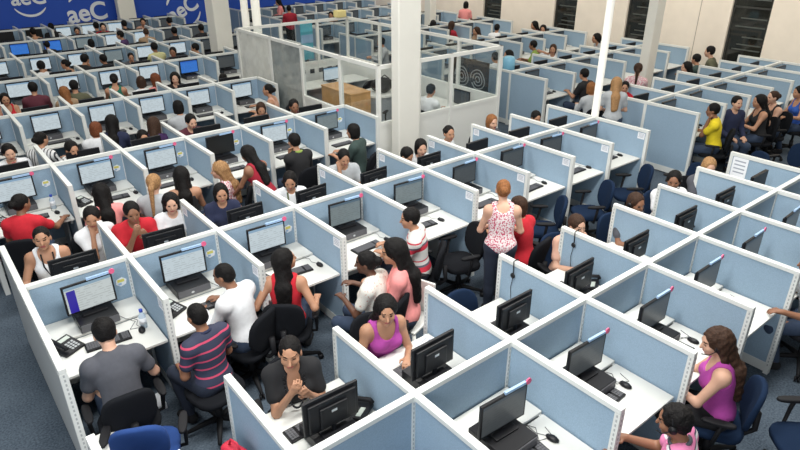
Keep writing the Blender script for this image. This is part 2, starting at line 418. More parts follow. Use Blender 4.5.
def set_screen(o, kind):
    for ch in CH(o):
        if ch.name.startswith('screen'):
            if kind not in SCR:
                SCR[kind] = ch.data.copy(); SCR[kind].materials.clear(); SCR[kind].materials.append(screen_mat(kind))
            ch.data = SCR[kind]
def CH(o): return [c for c in o.children] if True else []
def case_build():
    r = thing('desktop_computer', '', 'computer')
    ob('case', MB().box(-.17, .17, -.18, .18, 0, .085, 0, b=.006).mesh('case', BLK), r)
    m = MB().box(-.165, .165, -.186, -.18, .006, .080, 0, b=.002); m.box(.02, .15, -.188, -.186, .05, .065, 0); ob('front_panel', m.mesh('front_panel', GRY), r)
    ob('logo_badge', MB().ell((-.02, -.1875, .04), (.016, .002, .012), n=10).mesh('logo_badge', SILV), r)
    return r
CASE = Src(case_build)
def kb_build():
    r = thing('keyboard', '', 'keyboard')
    ob('base', MB().box(-.19, .19, -.07, .07, 0, .018, 0, b=.004).mesh('base', BLK), r)
    m = MB()
    for j in range(5):
        for i in range(17):
            if i in (13,): continue
            x = -.178 + i * .021; y = -.055 + j * .0225; m.box(x, x + .018, y, y + .019, .018, .025)
    ob('keys', m.mesh('keys', GRY), r); return r
KB = Src(kb_build)
def mouse_build():
    r = thing('mouse', '', 'mouse')
    ob('body', MB().ell((0, 0, .012), (.031, .055, .022), n=14).mesh('body', BLK, True), r)
    ob('wheel', MB().ell((0, .028, .033), (.004, .010, .006), n=8).mesh('wheel', GRY, True), r)
    ob('cord', MB().tube([(0, .05, .006), (-.03, .12, .004), (-.01, .2, .004), (-.06, .27, .004), (-.04, .33, .012)], .0025, 5).mesh('cord', GRY), r)
    return r
MOUSE = Src(mouse_build)
def phone_build():
    r = thing('desk_telephone', '', 'telephone'); M_ = Matrix.Rotation(.22, 4, 'X')
    ob('base', MB().box(-.10, .10, -.11, .11, .005, .045, 0, M_, b=.008).mesh('base', BLK), r)
    m = MB().tube([(-.068, -.09, .055), (-.068, -.08, .075), (-.068, .09, .11), (-.068, .10, .085)], [.022, .018, .018, .022], 10); ob('handset', m.mesh('handset', BLK2, True), r)
    m = MB()
    for i in range(3):
        for j in range(4): m.box(-.015 + i * .03, .005 + i * .03, -.085 + j * .026, -.068 + j * .026, .045, .051, 0, M_)
    ob('keypad', m.mesh('keypad', mat('key_grey', (.45, .47, .48), .6)), r)
    ob('display', MB().box(-.02, .08, .045, .085, .045, .05, 0, M_).mesh('display', mat('lcd', (.5, .55, .5), .3)), r)
    return r
PHONE = Src(phone_build)
def far_station():     # small merged kit parts for far things
    pass
def lit_kind(c):
    X = (c['x0'] + c['x1']) / 2
    if c['row'] == 'second' and c['side'] < 0:
        return {0: 'bar', 1: 'lit', 2: 'lit', 3: 'dim', 4: 'dim', 5: 'dark', 6: 'dark', 7: 'dark'}.get(c['i'] if c['bi'] == 0 else 9, 'dark')
    if c['row'] == 'front': return 'dark'
    if c['bi'] == 1: return 'dark'
    if c['row'] == 'third': return {0: 'lit', 1: 'lit', 2: 'lit', 3: 'off', 4: 'lit', 5: 'dim'}.get(c['i'], 'dark')
    if X > 6: return 'dark'
    return random.choice(['lit', 'lit', 'lit', 'lit', 'dim', 'off', 'lit'] if c['row'] != 'fourth' else ['lit', 'lit', 'lit', 'dim', 'lit'])
_near = {}
for q in ((184, 62), (21, 47), (60, 45)):
    best = min((c for c in CELLS if c['side'] < 0), key=lambda c: math.dist(prj(((c['x0'] + c['x1']) / 2, c['y'] - .25, 1.0))[:2], q)); best['blue'] = True
def P2(c, dx, dy, z):   # cell-local to world ; dy measured from the spine into the cell
    xm = (c['x0'] + c['x1']) / 2; s = c['side']
    return (xm + (dx if s < 0 else -dx), c['y'] + s * dy, z)
for c in CELLS:
    wd = round(c['x1'] - c['x0'], 2); rz = 0 if c['side'] < 0 else PI; W = c['where']; d = c['dist']
    if (wd, c['L']) not in DK: DK[(wd, c['L'])] = desk_build(wd, c['L'])
    DK[(wd, c['L'])].put('white desk with rear shelf, ' + W, P2(c, 0, 0, 0), rz)
    my = .19 if c['side'] < 0 else .40
    if c['row'] == 'front' and c['side'] < 0: my = .38
    shift_ = .09 if (c['row'] == 'second' and c['side'] < 0 and c['i'] >= 3 and c['bi'] == 0) else 0
    dx = random.uniform(-.03, .03) if c['side'] < 0 else random.uniform(-.05, .03)
    dx += shift_
    if c['row'] == 'front' and c['side'] > 0 and c['i'] == 0: continue
    CASE.put('black desktop computer under the monitor, ' + W, P2(c, dx, my + (.02 if c['side'] < 0 else 0), .761), rz)
    kind = ('blue' if c.get('blue') else lit_kind(c)) if c['side'] < 0 else 'dark'
    o = MON[d < 9].put({'lit': 'black monitor with lit pale screen, ', 'bar': 'black monitor with purple bar on screen, ', 'dim': 'black monitor with dim grey screen, ', 'dark': 'black monitor with dark screen, ', 'off': 'black monitor switched off, ', 'blue': 'black monitor with blue screen, '}[kind] .replace('black monitor with dark screen', 'black monitor seen from behind' if c['side'] > 0 else 'black monitor with dark screen') + W,
                   P2(c, dx, my, .846), rz + random.uniform(-.06, .06))
    c['mon'] = o; c['kind'] = kind
    if d < 15:
        kx = random.uniform(-.05, .1); ky = random.uniform(.60, .68) * (1 if c['L'] == 1 else .86)
        KB.put('black keyboard on white desk, ' + W, P2(c, kx, ky, .74), rz + random.uniform(-.1, .1))
        MOUSE.put('black mouse on white desk, ' + W, P2(c, kx + .29 if kx + .29 < wd / 2 - .07 else wd / 2 - .08, ky + random.uniform(-.02, .04), .74), rz + random.uniform(-.2, .2))
    if (c['row'], c['side'], c['i'], c['bi']) in (('second', -1, 0, 0), ('second', -1, 1, 0), ('second', -1, 3, 0), ('front', 1, 1, 0), ('front', 1, 4, 0), ('second', -1, 2, 0), ('third', -1, 1, 0), ('third', -1, 0, 0)) or (d < 12 and random.random() < .25):
        PHONE.put('black desk telephone beside the keyboard, ' + W, P2(c, -wd / 2 + .16, .50, .742), rz + .5)
bpy.context.view_layer.update()
for c in CELLS:
    if 'mon' in c and c['kind'] != 'off': set_screen(c['mon'], c['kind'])
# name strips, badges, stickers
STK = {}
def dec(c):
    o = c['mon']
    if 'strip' not in STK:
        STK['strip'] = MB().box(0, .20, -.016, .004, .327, .349).mesh('name_strip', LBLUE)
        STK['badge'] = MB().tube([(.225, -.018, .342), (.225, -.008, .342)], .026, 14).mesh('round_badge', [PINK]); 
    s = ob('name_strip', STK['strip'], o); s['label'] = 'light blue name strip'
    s = ob('round_badge', STK['badge'], o); s['label'] = 'pink round badge'
def sticker_build():
    r = thing('sticker', '', 'sticker')
    m = MB(); n = 6
    vs = [Vector((.055 * math.cos(2 * PI * k / n + .3), -.002, .05 * math.sin(2 * PI * k / n + .3))) for k in range(n)] + [Vector((.055 * math.cos(2 * PI * k / n + .3), 0, .05 * math.sin(2 * PI * k / n + .3))) for k in range(n)]
    m.add(vs, [tuple(range(n))] + [(k, (k + 1) % n, n + (k + 1) % n, n + k) for k in range(n)])
    ob('backing', m.mesh('backing', PAPER), r)
    m = MB().box(-.035, .03, -.0035, -.002, .0, .03); ob('yellow_patch', m.mesh('yellow_patch', YEL), r)
    m = MB().box(-.03, .0, -.0035, -.002, -.03, -.008); ob('blue_patch', m.mesh('blue_patch', LBLUE), r)
    return r
STI = Src(sticker_build)
def sign_build(w_, h_):
    def f():
        r = thing('paper_sign', '', 'paper')
        ob('sheet', MB().box(-.002, 0, -w_ / 2, w_ / 2, -h_ / 2, h_ / 2).mesh('sheet', PAPER), r)
        m = MB()
        for k in range(4): m.box(-.003, -.002, -w_ * .36, w_ * .36, h_ * (.30 - .18 * k), h_ * (.36 - .18 * k))
        ob('print', m.mesh('print', INK), r); return r
    return Src(f)
SIGN = sign_build(.12, .10); SIGN2 = sign_build(.21, .30)
for c in CELLS:
    if c['side'] < 0 and c['bi'] == 0 and c['row'] in ('second', 'third', 'front') and c['dist'] < 13:
        dec(c)
        if c['row'] in ('second', 'third'): STI.put('yellow and blue sticker beside the monitor, ' + c['where'], P2(c, (c['x1'] - c['x0']) / 2 - .12, .019, .95), 0)
for r in ROWS[1:2]:
    for k, x in enumerate(r['nodes'][1:]):
        if k + 1 >= 1: SIGN.put('white sign at divider end, near side of second row, %s from left' % ORD[k], (x - .0285 + .01, r['y'] - .88, 1.09))
for k, x in enumerate(ROWS[1]['nodes'][2:8]):
    SIGN.put('white sign at divider end, far side of second row, %s from left' % ORD[k], (x - .0185, .88, 1.09))
p = unp(788, 145, x=8.54)
SIGN2.put('large white printed notice on the divider at the right edge', (8.545, -2.42, 1.0))
# ------------------------------------------------------------------ chairs
def rbox(sx, sy, sz, b, seg=3, bend=0.):
    bm = bmesh.new(); bmesh.ops.create_cube(bm, size=1)
    for v in bm.verts: v.co = Vector((v.co.x * sx, v.co.y * sy, v.co.z * sz))
    bmesh.ops.bevel(bm, geom=bm.edges[:], offset=b, segments=seg, affect='EDGES', profile=.5)
    return bm
def cushion(sx, sy, sz, power=3.2, bend=0., nx=20):
    """superellipsoid pad"""
    vs = []; fs = []; n = nx; mrow = n // 2
    def sg(v, e): return math.copysign(abs(v) ** e, v)
    e1 = .35; e2 = 2 / power
    for i in range(mrow + 1):
        ph = -PI / 2 + PI * i / mrow
        for k in range(n):
            th = 2 * PI * k / n
            x = sg(math.cos(ph), e1) * sg(math.cos(th), e2) * sx; y = sg(math.cos(ph), e1) * sg(math.sin(th), e2) * sy; z = sg(math.sin(ph), e1) * sz
            z += bend * (x / sx) ** 2
            vs.append(Vector((x, y, z)))
    for i in range(mrow):
        for k in range(n): fs.append((i * n + k, i * n + (k + 1) % n, (i + 1) * n + (k + 1) % n, (i + 1) * n + k))
    return vs, fs
def chair_parts(fab):
    P_ = {}
    vs, fs = cushion(.235, .225, .036, 3.2); P_['seat'] = (MB().add([v + Vector((0, .0, .435)) for v in vs], fs), fab)
    vs, fs = cushion(.205, .215, .028, 2.7, bend=.045)
    M = Matrix.Translation((0, -.235, .72)) @ Matrix.Rotation(-.12, 4, 'X') @ Matrix.Rotation(PI / 2, 4, 'X')
    # pad normal after rotation points to -y: bend so edges come forward
    M = Matrix.Translation((0, -.245, .695)) @ Matrix.Rotation(.14, 4, 'X') @ Matrix.Rotation(-PI / 2, 4, 'X')
    P_['backrest'] = (MB().add([M @ v for v in vs], fs), fab)
    m = MB().tube([(0, -.05, .385), (0, -.24, .385), (0, -.30, .45), (0, -.285, .62)], [.018, .02, .022, .03], 8); P_['back_bracket'] = (m, BLK2)
    m = MB().tube([(0, 0, .10), (0, 0, .24), (0, 0, .241), (0, 0, .39)], [.035, .035, .022, .022], 12); m.box(-.09, .09, -.12, .12, .375, .40); P_['gas_column'] = (m, BLK2)
    m = MB()
    for k in range(5):
        a = 2 * PI * k / 5 + .3; m.tube([(0, 0, .115), (.12 * math.cos(a), .12 * math.sin(a), .105), (.30 * math.cos(a), .30 * math.sin(a), .075)], [.03, .026, .017], 8)
    P_['star_base'] = (m, BLK2)
    return P_
def chair_arm(sx):
    m = MB().tube([(sx * .20, .02, .40), (sx * .275, .02, .41), (sx * .285, .0, .55), (sx * .28, -.01, .63)], [.014, .016, .018, .018], 8)
    vs, fs = cushion(.035, .125, .016, 2.6, nx=14); m.add([v + Vector((sx * .28, .01, .645)) for v in vs], fs); return m
def caster(k):
    a = 2 * PI * k / 5 + .3; c_ = Vector((.30 * math.cos(a), .30 * math.sin(a), .030)); n = Vector((-math.sin(a), math.cos(a), 0))
    m = MB()
    for s in (-1, 1): m.tube([c_ + n * s * .008, c_ + n * s * .024], .029, 12)
    m.tube([c_ + Vector((0, 0, .0)), c_ + Vector((0, 0, .05))], .008, 6); return m
def chair_build(fab, arms=True, near=True):
    def f():
        r = thing('office_chair', '', 'chair')
        if near:
            base = None
            for n, (m, mt) in chair_parts(fab).items():
                o = ob(n, m.mesh(n, mt, True), r)
                if n == 'star_base': base = o
            for k in range(5): ob('caster', caster(k).mesh('caster', BLK, True), base)
            if arms:
                for s in (-1, 1): ob('armrest', chair_arm(s).mesh('armrest', BLK2, True), r)
        else:
            m = MB()
            for n, (q, mt) in chair_parts(fab).items(): m.add(q.v, q.f, 0 if mt == fab else 1)
            for s in (-1, 1): q = chair_arm(s); m.add(q.v, q.f, 1)
            for k in range(5): q = caster(k); m.add(q.v, q.f, 1)
            o = ob('office_chair', m.mesh('office_chair', [fab, BLK2], True)); bpy.data.objects.remove(r); o['category'] = 'chair'; return o
        return r
    return Src(f)
CHS = {(n, q): chair_build(f, True, q) for n, f in (('black', CFAB), ('navy', NFAB), ('royal blue', BFAB)) for q in (True, False)}
CHAIRS = []
def chair(label, x, y, yaw, col='black', force=False):
    near = math.dist((x, y, .5), CAM) < 9.5
    if not force and any(math.dist(q, (x, y)) < .42 for q in CHAIRS): return None
    CHAIRS.append((x, y))
    return CHS[(col, near)].put(label, (x, y, 0), math.radians(yaw))
# ------------------------------------------------------------------ people: one implicit surface per body
class Field:
    def __init__(s, res): s.res = res; s.prims = []
    def cap(s, a, b, ra, rb, k=.03, tag_=''): s.prims.append(('c', np.array(a, float), np.array(b, float), ra, rb, k, tag_)); return s
    def ell(s, c, r, R=None, k=.03, tag_=''): s.prims.append(('e', np.array(c, float), np.array(r, float), np.eye(3) if R is None else np.array(R, float), 0, k, tag_)); return s
def p_eval(p, X, Y, Z, grow=0.):
    if p[0] == 'c':
        a, b = p[1], p[2]; ab = b - a; L = max(ab @ ab, 1e-9)
        px, py, pz = X - a[0], Y - a[1], Z - a[2]
        t = np.clip((px * ab[0] + py * ab[1] + pz * ab[2]) / L, 0, 1)
        return np.sqrt((px - t * ab[0]) ** 2 + (py - t * ab[1]) ** 2 + (pz - t * ab[2]) ** 2) - (p[3] + (p[4] - p[3]) * t) - grow
    c, r, R = p[1], p[2] + grow, p[3]
    px, py, pz = X - c[0], Y - c[1], Z - c[2]
    x = px * R[0, 0] + py * R[1, 0] + pz * R[2, 0]; y = px * R[0, 1] + py * R[1, 1] + pz * R[2, 1]; z = px * R[0, 2] + py * R[1, 2] + pz * R[2, 2]
    k0 = np.sqrt((x / r[0]) ** 2 + (y / r[1]) ** 2 + (z / r[2]) ** 2) + 1e-9; k1 = np.sqrt((x / r[0] ** 2) ** 2 + (y / r[1] ** 2) ** 2 + (z / r[2] ** 2) ** 2) + 1e-9
    return k0 * (k0 - 1) / k1
def p_box(p, grow=0.):
    if p[0] == 'c':
        r = max(p[3], p[4]) + grow; return np.minimum(p[1], p[2]) - r, np.maximum(p[1], p[2]) + r
    r = max(p[2]) + grow; return p[1] - r, p[1] + r
def nets(D, org, h):
    s = D < 0
    nx, ny, nz = D.shape
    cs = [s[i:nx - 1 + i, j:ny - 1 + j, k:nz - 1 + k] for i in (0, 1) for j in (0, 1) for k in (0, 1)]
    al = cs[0].copy(); an = cs[0].copy()
    for q in cs[1:]: al &= q; an |= q
    mix = an & ~al
    I = np.argwhere(mix)
    if len(I) == 0: return np.zeros((0, 3)), np.zeros((0, 4), int)
    idx = -np.ones(mix.shape, np.int64); idx[mix] = np.arange(len(I))
    acc = np.zeros((len(I), 3)); cnt = np.zeros(len(I))
    cor = [(i, j, k) for i in (0, 1) for j in (0, 1) for k in (0, 1)]
    val = {c: D[I[:, 0] + c[0], I[:, 1] + c[1], I[:, 2] + c[2]] for c in cor}
    for c in cor:
        for ax in range(3):
            if c[ax] == 0:
                e = list(c); e[ax] = 1; e = tuple(e); a, b = val[c], val[e]; m = (a < 0) != (b < 0)
                t = np.where(m, a / np.where(m, a - b, 1), 0)
                P_ = np.zeros((len(I), 3)); P_[:] = c; P_[:, ax] = t
                acc[m] += P_[m]; cnt[m] += 1
    V = (I + acc / cnt[:, None]) * h + org
    F = []
    for ax in range(3):
        sl0 = [slice(1, -1)] * 3; sl1 = [slice(1, -1)] * 3
        sl0[ax] = slice(0, -1); sl1[ax] = slice(1, None)
        a = s[tuple(sl0)]; b = s[tuple(sl1)]; m = a != b
        J = np.argwhere(m); off = np.array([1, 1, 1]); off[ax] = 0; J = J + off
        u, v = [(1, 2), (2, 0), (0, 1)][ax]
        def cell(du, dv):
            K = J.copy(); K[:, u] -= du; K[:, v] -= dv; return idx[K[:, 0], K[:, 1], K[:, 2]]
        q = np.stack([cell(1, 1), cell(0, 1), cell(0, 0), cell(1, 0)], 1)
        fl = s[J[:, 0], J[:, 1], J[:, 2]]
        q[~fl] = q[~fl][:, ::-1]; F.append(q)
    F = np.concatenate(F); F = F[(F >= 0).all(1)]
    return V, F
def solid(prims, res, grow=0., subs=(), planes=(), noise=0., kmul=1.):
    lo = np.min([p_box(p, grow)[0] for p in prims], 0) - 2.5 * res; hi = np.max([p_box(p, grow)[1] for p in prims], 0) + 2.5 * res
    n = np.ceil((hi - lo) / res).astype(int) + 1
    ax = [lo[i] + res * np.arange(n[i]) for i in range(3)]
    D = np.full(n, .2, np.float32)
    for p in prims:
        a, b = p_box(p, grow + .05); i0 = np.clip(((a - lo) / res).astype(int), 0, n - 1); i1 = np.clip(((b - lo) / res).astype(int) + 2, 1, n)
        sl = tuple(slice(i0[k], i1[k]) for k in range(3))
        X, Y, Z = np.meshgrid(ax[0][sl[0]], ax[1][sl[1]], ax[2][sl[2]], indexing='ij', sparse=True)
        d = p_eval(p, X, Y, Z, grow); k = p[5] * kmul; e = D[sl]
        hh = np.maximum(k - np.abs(d - e), 0) / k
        D[sl] = np.minimum(d, e) - hh * hh * k / 4
    for p in subs:
        a, b = p_box(p, .02); i0 = np.clip(((a - lo) / res).astype(int), 0, n - 1); i1 = np.clip(((b - lo) / res).astype(int) + 2, 1, n)
        if (i1 <= i0).any(): continue
        sl = tuple(slice(i0[k], i1[k]) for k in range(3))
        X, Y, Z = np.meshgrid(ax[0][sl[0]], ax[1][sl[1]], ax[2][sl[2]], indexing='ij', sparse=True)
        D[sl] = np.maximum(D[sl], -p_eval(p, X, Y, Z))
    if planes or noise:
        X, Y, Z = np.meshgrid(*ax, indexing='ij', sparse=True)
        for nrm, c in planes: D = np.maximum(D, (X * nrm[0] + Y * nrm[1] + Z * nrm[2] - c))
        if noise: D = D + noise * np.sin(X * 75) * np.sin(Y * 82 + 1) * np.sin(Z * 70 + 2)
    return nets(D, lo, res)
def np_mesh(name, V, F, mats, mi=None):
    me = bpy.data.meshes.new(name); me.vertices.add(len(V)); me.vertices.foreach_set('co', V.astype(np.float32).ravel())
    me.loops.add(len(F) * 4); me.polygons.add(len(F)); me.loops.foreach_set('vertex_index', F.ravel().astype(np.int32))
    me.polygons.foreach_set('loop_start', np.arange(0, len(F) * 4, 4, dtype=np.int32)); me.polygons.foreach_set('loop_total', np.full(len(F), 4, np.int32))
    for m in mats: me.materials.append(m)
    if mi is not None: me.polygons.foreach_set('material_index', mi.astype(np.int32))
    me.polygons.foreach_set('use_smooth', np.ones(len(F), bool)); me.update(calc_edges=True); return me
def Rx(a): c, s = math.cos(a), math.sin(a); return np.array([[1, 0, 0], [0, c, -s], [0, s, c]])
def Ry(a): c, s = math.cos(a), math.sin(a); return np.array([[c, 0, s], [0, 1, 0], [-s, 0, c]])
def Rz(a): c, s = math.cos(a), math.sin(a); return np.array([[c, -s, 0], [s, c, 0], [0, 0, 1]])
SKIN = {k: mat('skin_' + k, v, .55, noise=.05, scale=12) for k, v in dict(light=(.62, .36, .25), tan=(.46, .235, .14), brown=(.27, .125, .07), dark=(.12, .052, .03)).items()}
HAIRC = dict(black=(.005, .004, .004), brown=(.045, .022, .013), red=(.15, .045, .018), blonde=(.36, .20, .09), ginger=(.25, .10, .035), grey=(.06, .05, .05))
HM = {k: mat('hair_' + k, v, .62, noise=.35, scale=60, spec=.22, bump=.9, bscale=90) for k, v in HAIRC.items()}
EYE = mat('eye_dark', (.015, .01, .008), .3); EYEW = mat('eye_white', (.6, .58, .55), .4); LIP = mat('lips', (.36, .09, .08), .5)
CL = dict(white=(.80, .81, .83), offwhite=(.68, .66, .60), red=(.55, .016, .03), darkred=(.33, .012, .03), grey=(.085, .088, .105), lightgrey=(.42, .44, .46), black=(.012, .012, .014), navy=(.016, .022, .06),
          pink=(.78, .28, .27), magenta=(.42, .06, .33), green=(.02, .15, .10), lime=(.24, .33, .07), olive=(.10, .10, .06), yellow=(.80, .62, .02), maroon=(.10, .02, .035), purple=(.06, .025, .10), blue=(.03, .10, .42),
          peach=(.62, .36, .27), paleyellow=(.60, .58, .30), darkgreen=(.035, .06, .055), jeans=(.035, .055, .10), darkjeans=(.018, .025, .045), tan=(.35, .24, .15))
def cloth(c):
    if c in CL: return mat('cloth_' + c, CL[c], .9, noise=.06, scale=25)
    if c == 'navy_pink': return stripe_mat('cloth_navy_pink', [(0, (.03, .035, .07)), (.70, (.55, .06, .13)), (.90, (.03, .035, .07))], .085)
    if c == 'white_red': return stripe_mat('cloth_white_red', [(0, (.72, .72, .70)), (.34, (.60, .03, .06)), (.55, (.12, .12, .16)), (.64, (.72, .72, .70)), (.8, (.6, .03, .06)), (.86, (.72, .72, .70))], .26)
    if c == 'pink_stripe': return stripe_mat('cloth_pink_stripe', [(0, (.75, .22, .42)), (.4, (.75, .72, .74)), (.6, (.05, .05, .08)), (.68, (.75, .22, .42))], .12)
    if c == 'bw_stripe': return stripe_mat('cloth_bw_stripe', [(0, (.75, .75, .75)), (.68, (.03, .03, .04))], .045, 'X')
    if c == 'floral': return spot_mat('cloth_floral', (.76, .68, .68), (.50, .08, .14), 62, .54)
    if c == 'dotted': return spot_mat('cloth_dotted', (.74, .72, .66), (.60, .36, .30), 55, .64)
    raise KeyError(c)
def ik(S, W, l1, l2, hint):
    S = np.array(S); W = np.array(W, float); d = W - S; L = np.linalg.norm(d); m = (l1 + l2) * .985
    if L > m: W = S + d / L * m; d = W - S; L = m
    u = d / L; a = (l1 * l1 - l2 * l2 + L * L) / (2 * L); h = math.sqrt(max(l1 * l1 - a * a, 0))
    v = np.array(hint, float); v = v - u * (v @ u); v /= np.linalg.norm(v) + 1e-9
    return S + u * a + v * h, W
ARMS = {  # wrists for seated: (right, left), right is +x ; (x, y, z)
    'type': ((.12, .40, .80), (-.12, .40, .80)), 'desk': ((.20, .38, .79), (-.10, .34, .79)), 'lap': ((.13, .26, .62), (-.13, .26, .62)),
    'rest': ((.28, .15, .70), (-.28, .15, .70)), 'cheek': ((.075, .17, 1.00), (-.16, .36, .79)), 'cheekl': ((.16, .36, .79), (-.075, .17, 1.00)), 'phone': ((.13, .10, 1.07), (-.16, .36, .79)),
    'hands': ((.05, .30, .98), (-.09, .28, .92)), 'reach': ((.34, .46, .80), (-.12, .38, .80)), 'reachl': ((.10, .38, .80), (-.32, .42, .80)), 'cross': ((-.10, .25, .80), (.10, .27, .80))}
ARMS_ST = {'down': ((.25, .06, .80), (-.25, .06, .80)), 'front': ((.14, .30, 1.05), (-.14, .30, 1.05)), 'lean': ((.20, .48, .88), (-.20, .45, .88)), 'hip': ((.27, -.02, 1.0), (-.25, .06, .80))}
NP_ = [0]
def person(label, px, py, yaw, z=1.2, stand=False, hair='short', hc='black', skin='tan', top='tee', tc='white', bc='jeans', arms='type', hy=0., hp=.15, lean=.12, fem=False, sc_=1., seat=True, ccol='black', chlab=None, headset=False, twist=0., extra=None, side=0., hip=None):
    zz = z
    w_ = unp(px, py, z=zz); dist = float(np.linalg.norm(w_ - CAM))
    res = .0075 if dist < 5.2 else (.0095 if dist < 7.5 else (.013 if dist < 11 else .018))
    g = 1.0 if not fem else .92
    hz = .52 if not stand else .93 * (zz / 1.56)
    # torso frame
    T = Rz(twist) @ Ry(side) @ Rx(-lean); O = np.array([0, 0, hz])
    if not stand: s_ = (zz - .52) / (.66 * math.cos(lean) + .01) ; s_ = max(.86, min(1.12, s_))
    else: s_ = 1.0 * (zz / 1.56)
    def t(x, y, z_): return O + T @ (np.array([x, y, z_]) * s_)
    tor = Field(res)
    wd = g
    tor.ell(t(0, -.01, .05), (.165 * (1.04 if fem else 1) * s_, .12 * s_, .12 * s_), T, .05)
    tor.ell(t(0, 0, .20), (.135 * wd * s_, .098 * s_, .14 * s_), T, .06)
    tor.ell(t(0, 0, .36), (.158 * wd * s_, .108 * s_, .15 * s_), T, .06)
    tor.cap(t(-.135 * wd, -.005, .455), t(.135 * wd, -.005, .455), .052 * s_, .052 * s_, .06)
    tor.cap(t(-.06, -.005, .49), t(.06, -.005, .49), .045 * s_, .045 * s_, .05)
    if fem:
        for q in (-1, 1): tor.ell(t(q * .068, .083, .345), (.06 * s_, .055 * s_, .058 * s_), T, .03)
    neck = Field(res).cap(t(0, -.005, .48), t(0, .03, .60), .052 * g * s_, .047 * g * s_, .03)
    # head
    Hc = t(0, .04, .67); HR = T @ Rx(lean) @ Rz(hy) @ Rx(-hp)
    # keep the head fixed above the neck: pivot near the skull base
    piv = t(0, .02, .60); Hc = piv + HR @ (np.array([0, .022, .075]) * s_)
    def hd(x, y, z_): return Hc + HR @ (np.array([x, y, z_]) * s_)
    head = Field(res)
    head.ell(hd(0, -.005, .02), np.array((.074, .094, .088)) * s_, HR, .02)
    head.ell(hd(0, .03, -.045), np.array((.057, .062, .070)) * s_, HR, .03)
    head.ell(hd(0, .070, -.092), np.array((.024, .020, .018)) * s_, HR, .02)
    head.cap(hd(0, .088, .005), hd(0, .110, -.032), .008 * s_, .012 * s_, .012)
    head.ell(hd(0, .090, -.060), np.array((.024, .010, .010)) * s_, HR, .008)
    head.cap(hd(-.035, .080, .024), hd(.035, .080, .024), .010 * s_, .010 * s_, .012)
    for q in (-1, 1):
        head.ell(hd(q * .076, -.002, -.018), np.array((.010, .020, .030)) * s_, HR, .008)
        head.ell(hd(q * .036, .060, -.03), np.array((.026, .026, .026)) * s_, HR, .02)
    # arms
    body = Field(res); ua = []; fa = []; hands = []
    AT = (ARMS_ST if stand else ARMS)[arms]
    for q, W in ((1, AT[0]), (-1, AT[1])):
        S = t(q * .165 * wd, -.005, .445)
        Wt = np.array(W) * np.array([1, 1, 1]); 
        if stand: Wt[2] *= zz / 1.56
        E_, Wt = ik(S, Wt, .275 * s_, .24 * s_, (q * .6, -.5, -1.0))
        ua.append(('c', S, E_, .050 * g * s_, .038 * g * s_, .035, 'ua')); ua.append(('e', S, np.array((.058, .056, .062)) * s_ * g, T, 0, .04, 'ua'))
        fa.append(('c', E_, Wt, .039 * g * s_, .026 * g * s_, .02, 'fa'))
        d = (Wt - E_); d /= np.linalg.norm(d); dn = np.array([0, 0, -1.]); 
        if Wt[2] > .9 and not stand: dn = np.array([0, -1., 0])
        if abs(d @ dn) > .9: dn = np.array([0, 1., 0])
        dn = dn - d * (dn @ d); dn /= np.linalg.norm(dn); sd = np.cross(d, dn)
        if sd[0] * q > 0: sd = -sd     # thumb side: towards the middle
        if not stand and Wt[2] < .9:    # hands lie flat-ish on the desk
            d2 = d * np.array([1, 1, .25]); d = d2 / np.linalg.norm(d2); dn = np.array([0, 0, -1.]); dn = dn - d * (dn @ d); dn /= np.linalg.norm(dn); sd = np.cross(d, dn); sd = sd if sd[0] * q < 0 else -sd
        Pm = Wt + d * .045
        fr = max(.0085, res * .85)
        hands.append(('c', Wt, Wt + d * .03, .024 * g, .026 * g, .012, 'h'))
        for o_ in (-.022, 0, .022): hands.append(('c', Wt + d * .02 + sd * o_ * .7, Wt + d * .078 + sd * o_, .016 * g, .014 * g, .012, 'h'))
        for i_, (o_, l_) in enumerate(((.030, .060), (.010, .070), (-.010, .065), (-.029, .050))):
            a = Wt + d * .082 + sd * o_; b = a + (d * .85 + dn * .35) * l_ * .55; c2 = b + (d * .45 + dn * .85) * l_ * .5
            hands.append(('c', a, b, fr, fr * .95, .005, 'h')); hands.append(('c', b, c2, fr * .95, fr * .85, .004, 'h'))
        a = Wt + d * .025 + sd * .026; b = a + (d * .55 + sd * .8) * .035; c2 = b + (d * .95 + sd * .1 + dn * .3) * .030
        hands.append(('c', a, b, fr * 1.3, fr * 1.15, .01, 'h')); hands.append(('c', b, c2, fr * 1.15, fr, .004, 'h'))
    # legs
    th, sh, ft = [], [], []
    for q in (1, -1):
        hp_ = np.array([q * .085, 0, hz - .005]) * np.array([s_ ** .5, 1, 1])
        if stand: kn = np.array([q * .085, .02 if q > 0 else .03, hz * .53]); an = np.array([q * .09, -.03 if q > 0 else .05, .085])
        else: kn = np.array([q * .12, .40, .50]); an = np.array([q * .12, .33 if q > 0 else .27, .09])
        th += [('c', hp_, kn, .083 * s_, .057 * s_, .05, 'th')]
        sh += [('c', kn, an, .055 * s_, .036 * s_, .02, 'sh'), ('e', kn * .7 + an * .3 + np.array([0, -.015, 0]), np.array((.05, .05, .10)) * s_, np.eye(3), 0, .03, 'sh')]
        ft += [('c', an + np.array([0, -.025, -.045]), an + np.array([q * .02, .13, -.055]), .038, .028, .02, 'ft'), ('c', an, an + np.array([0, .06, -.04]), .034, .032, .02, 'ft')]
    prims = tor.prims + ua + fa + neck.prims + head.prims + th + sh + ft + hands
    subs = [('e', hd(q * .031, .103, .004), np.array((.015, .010, .008)) * s_, HR, 0, .01, '') for q in (-1, 1)]
    V, F = solid(prims, res, 0., subs)
    fc = V[F].mean(1); loc = ((fc - Hc) @ HR) / s_
    mi = np.zeros(len(F), int)
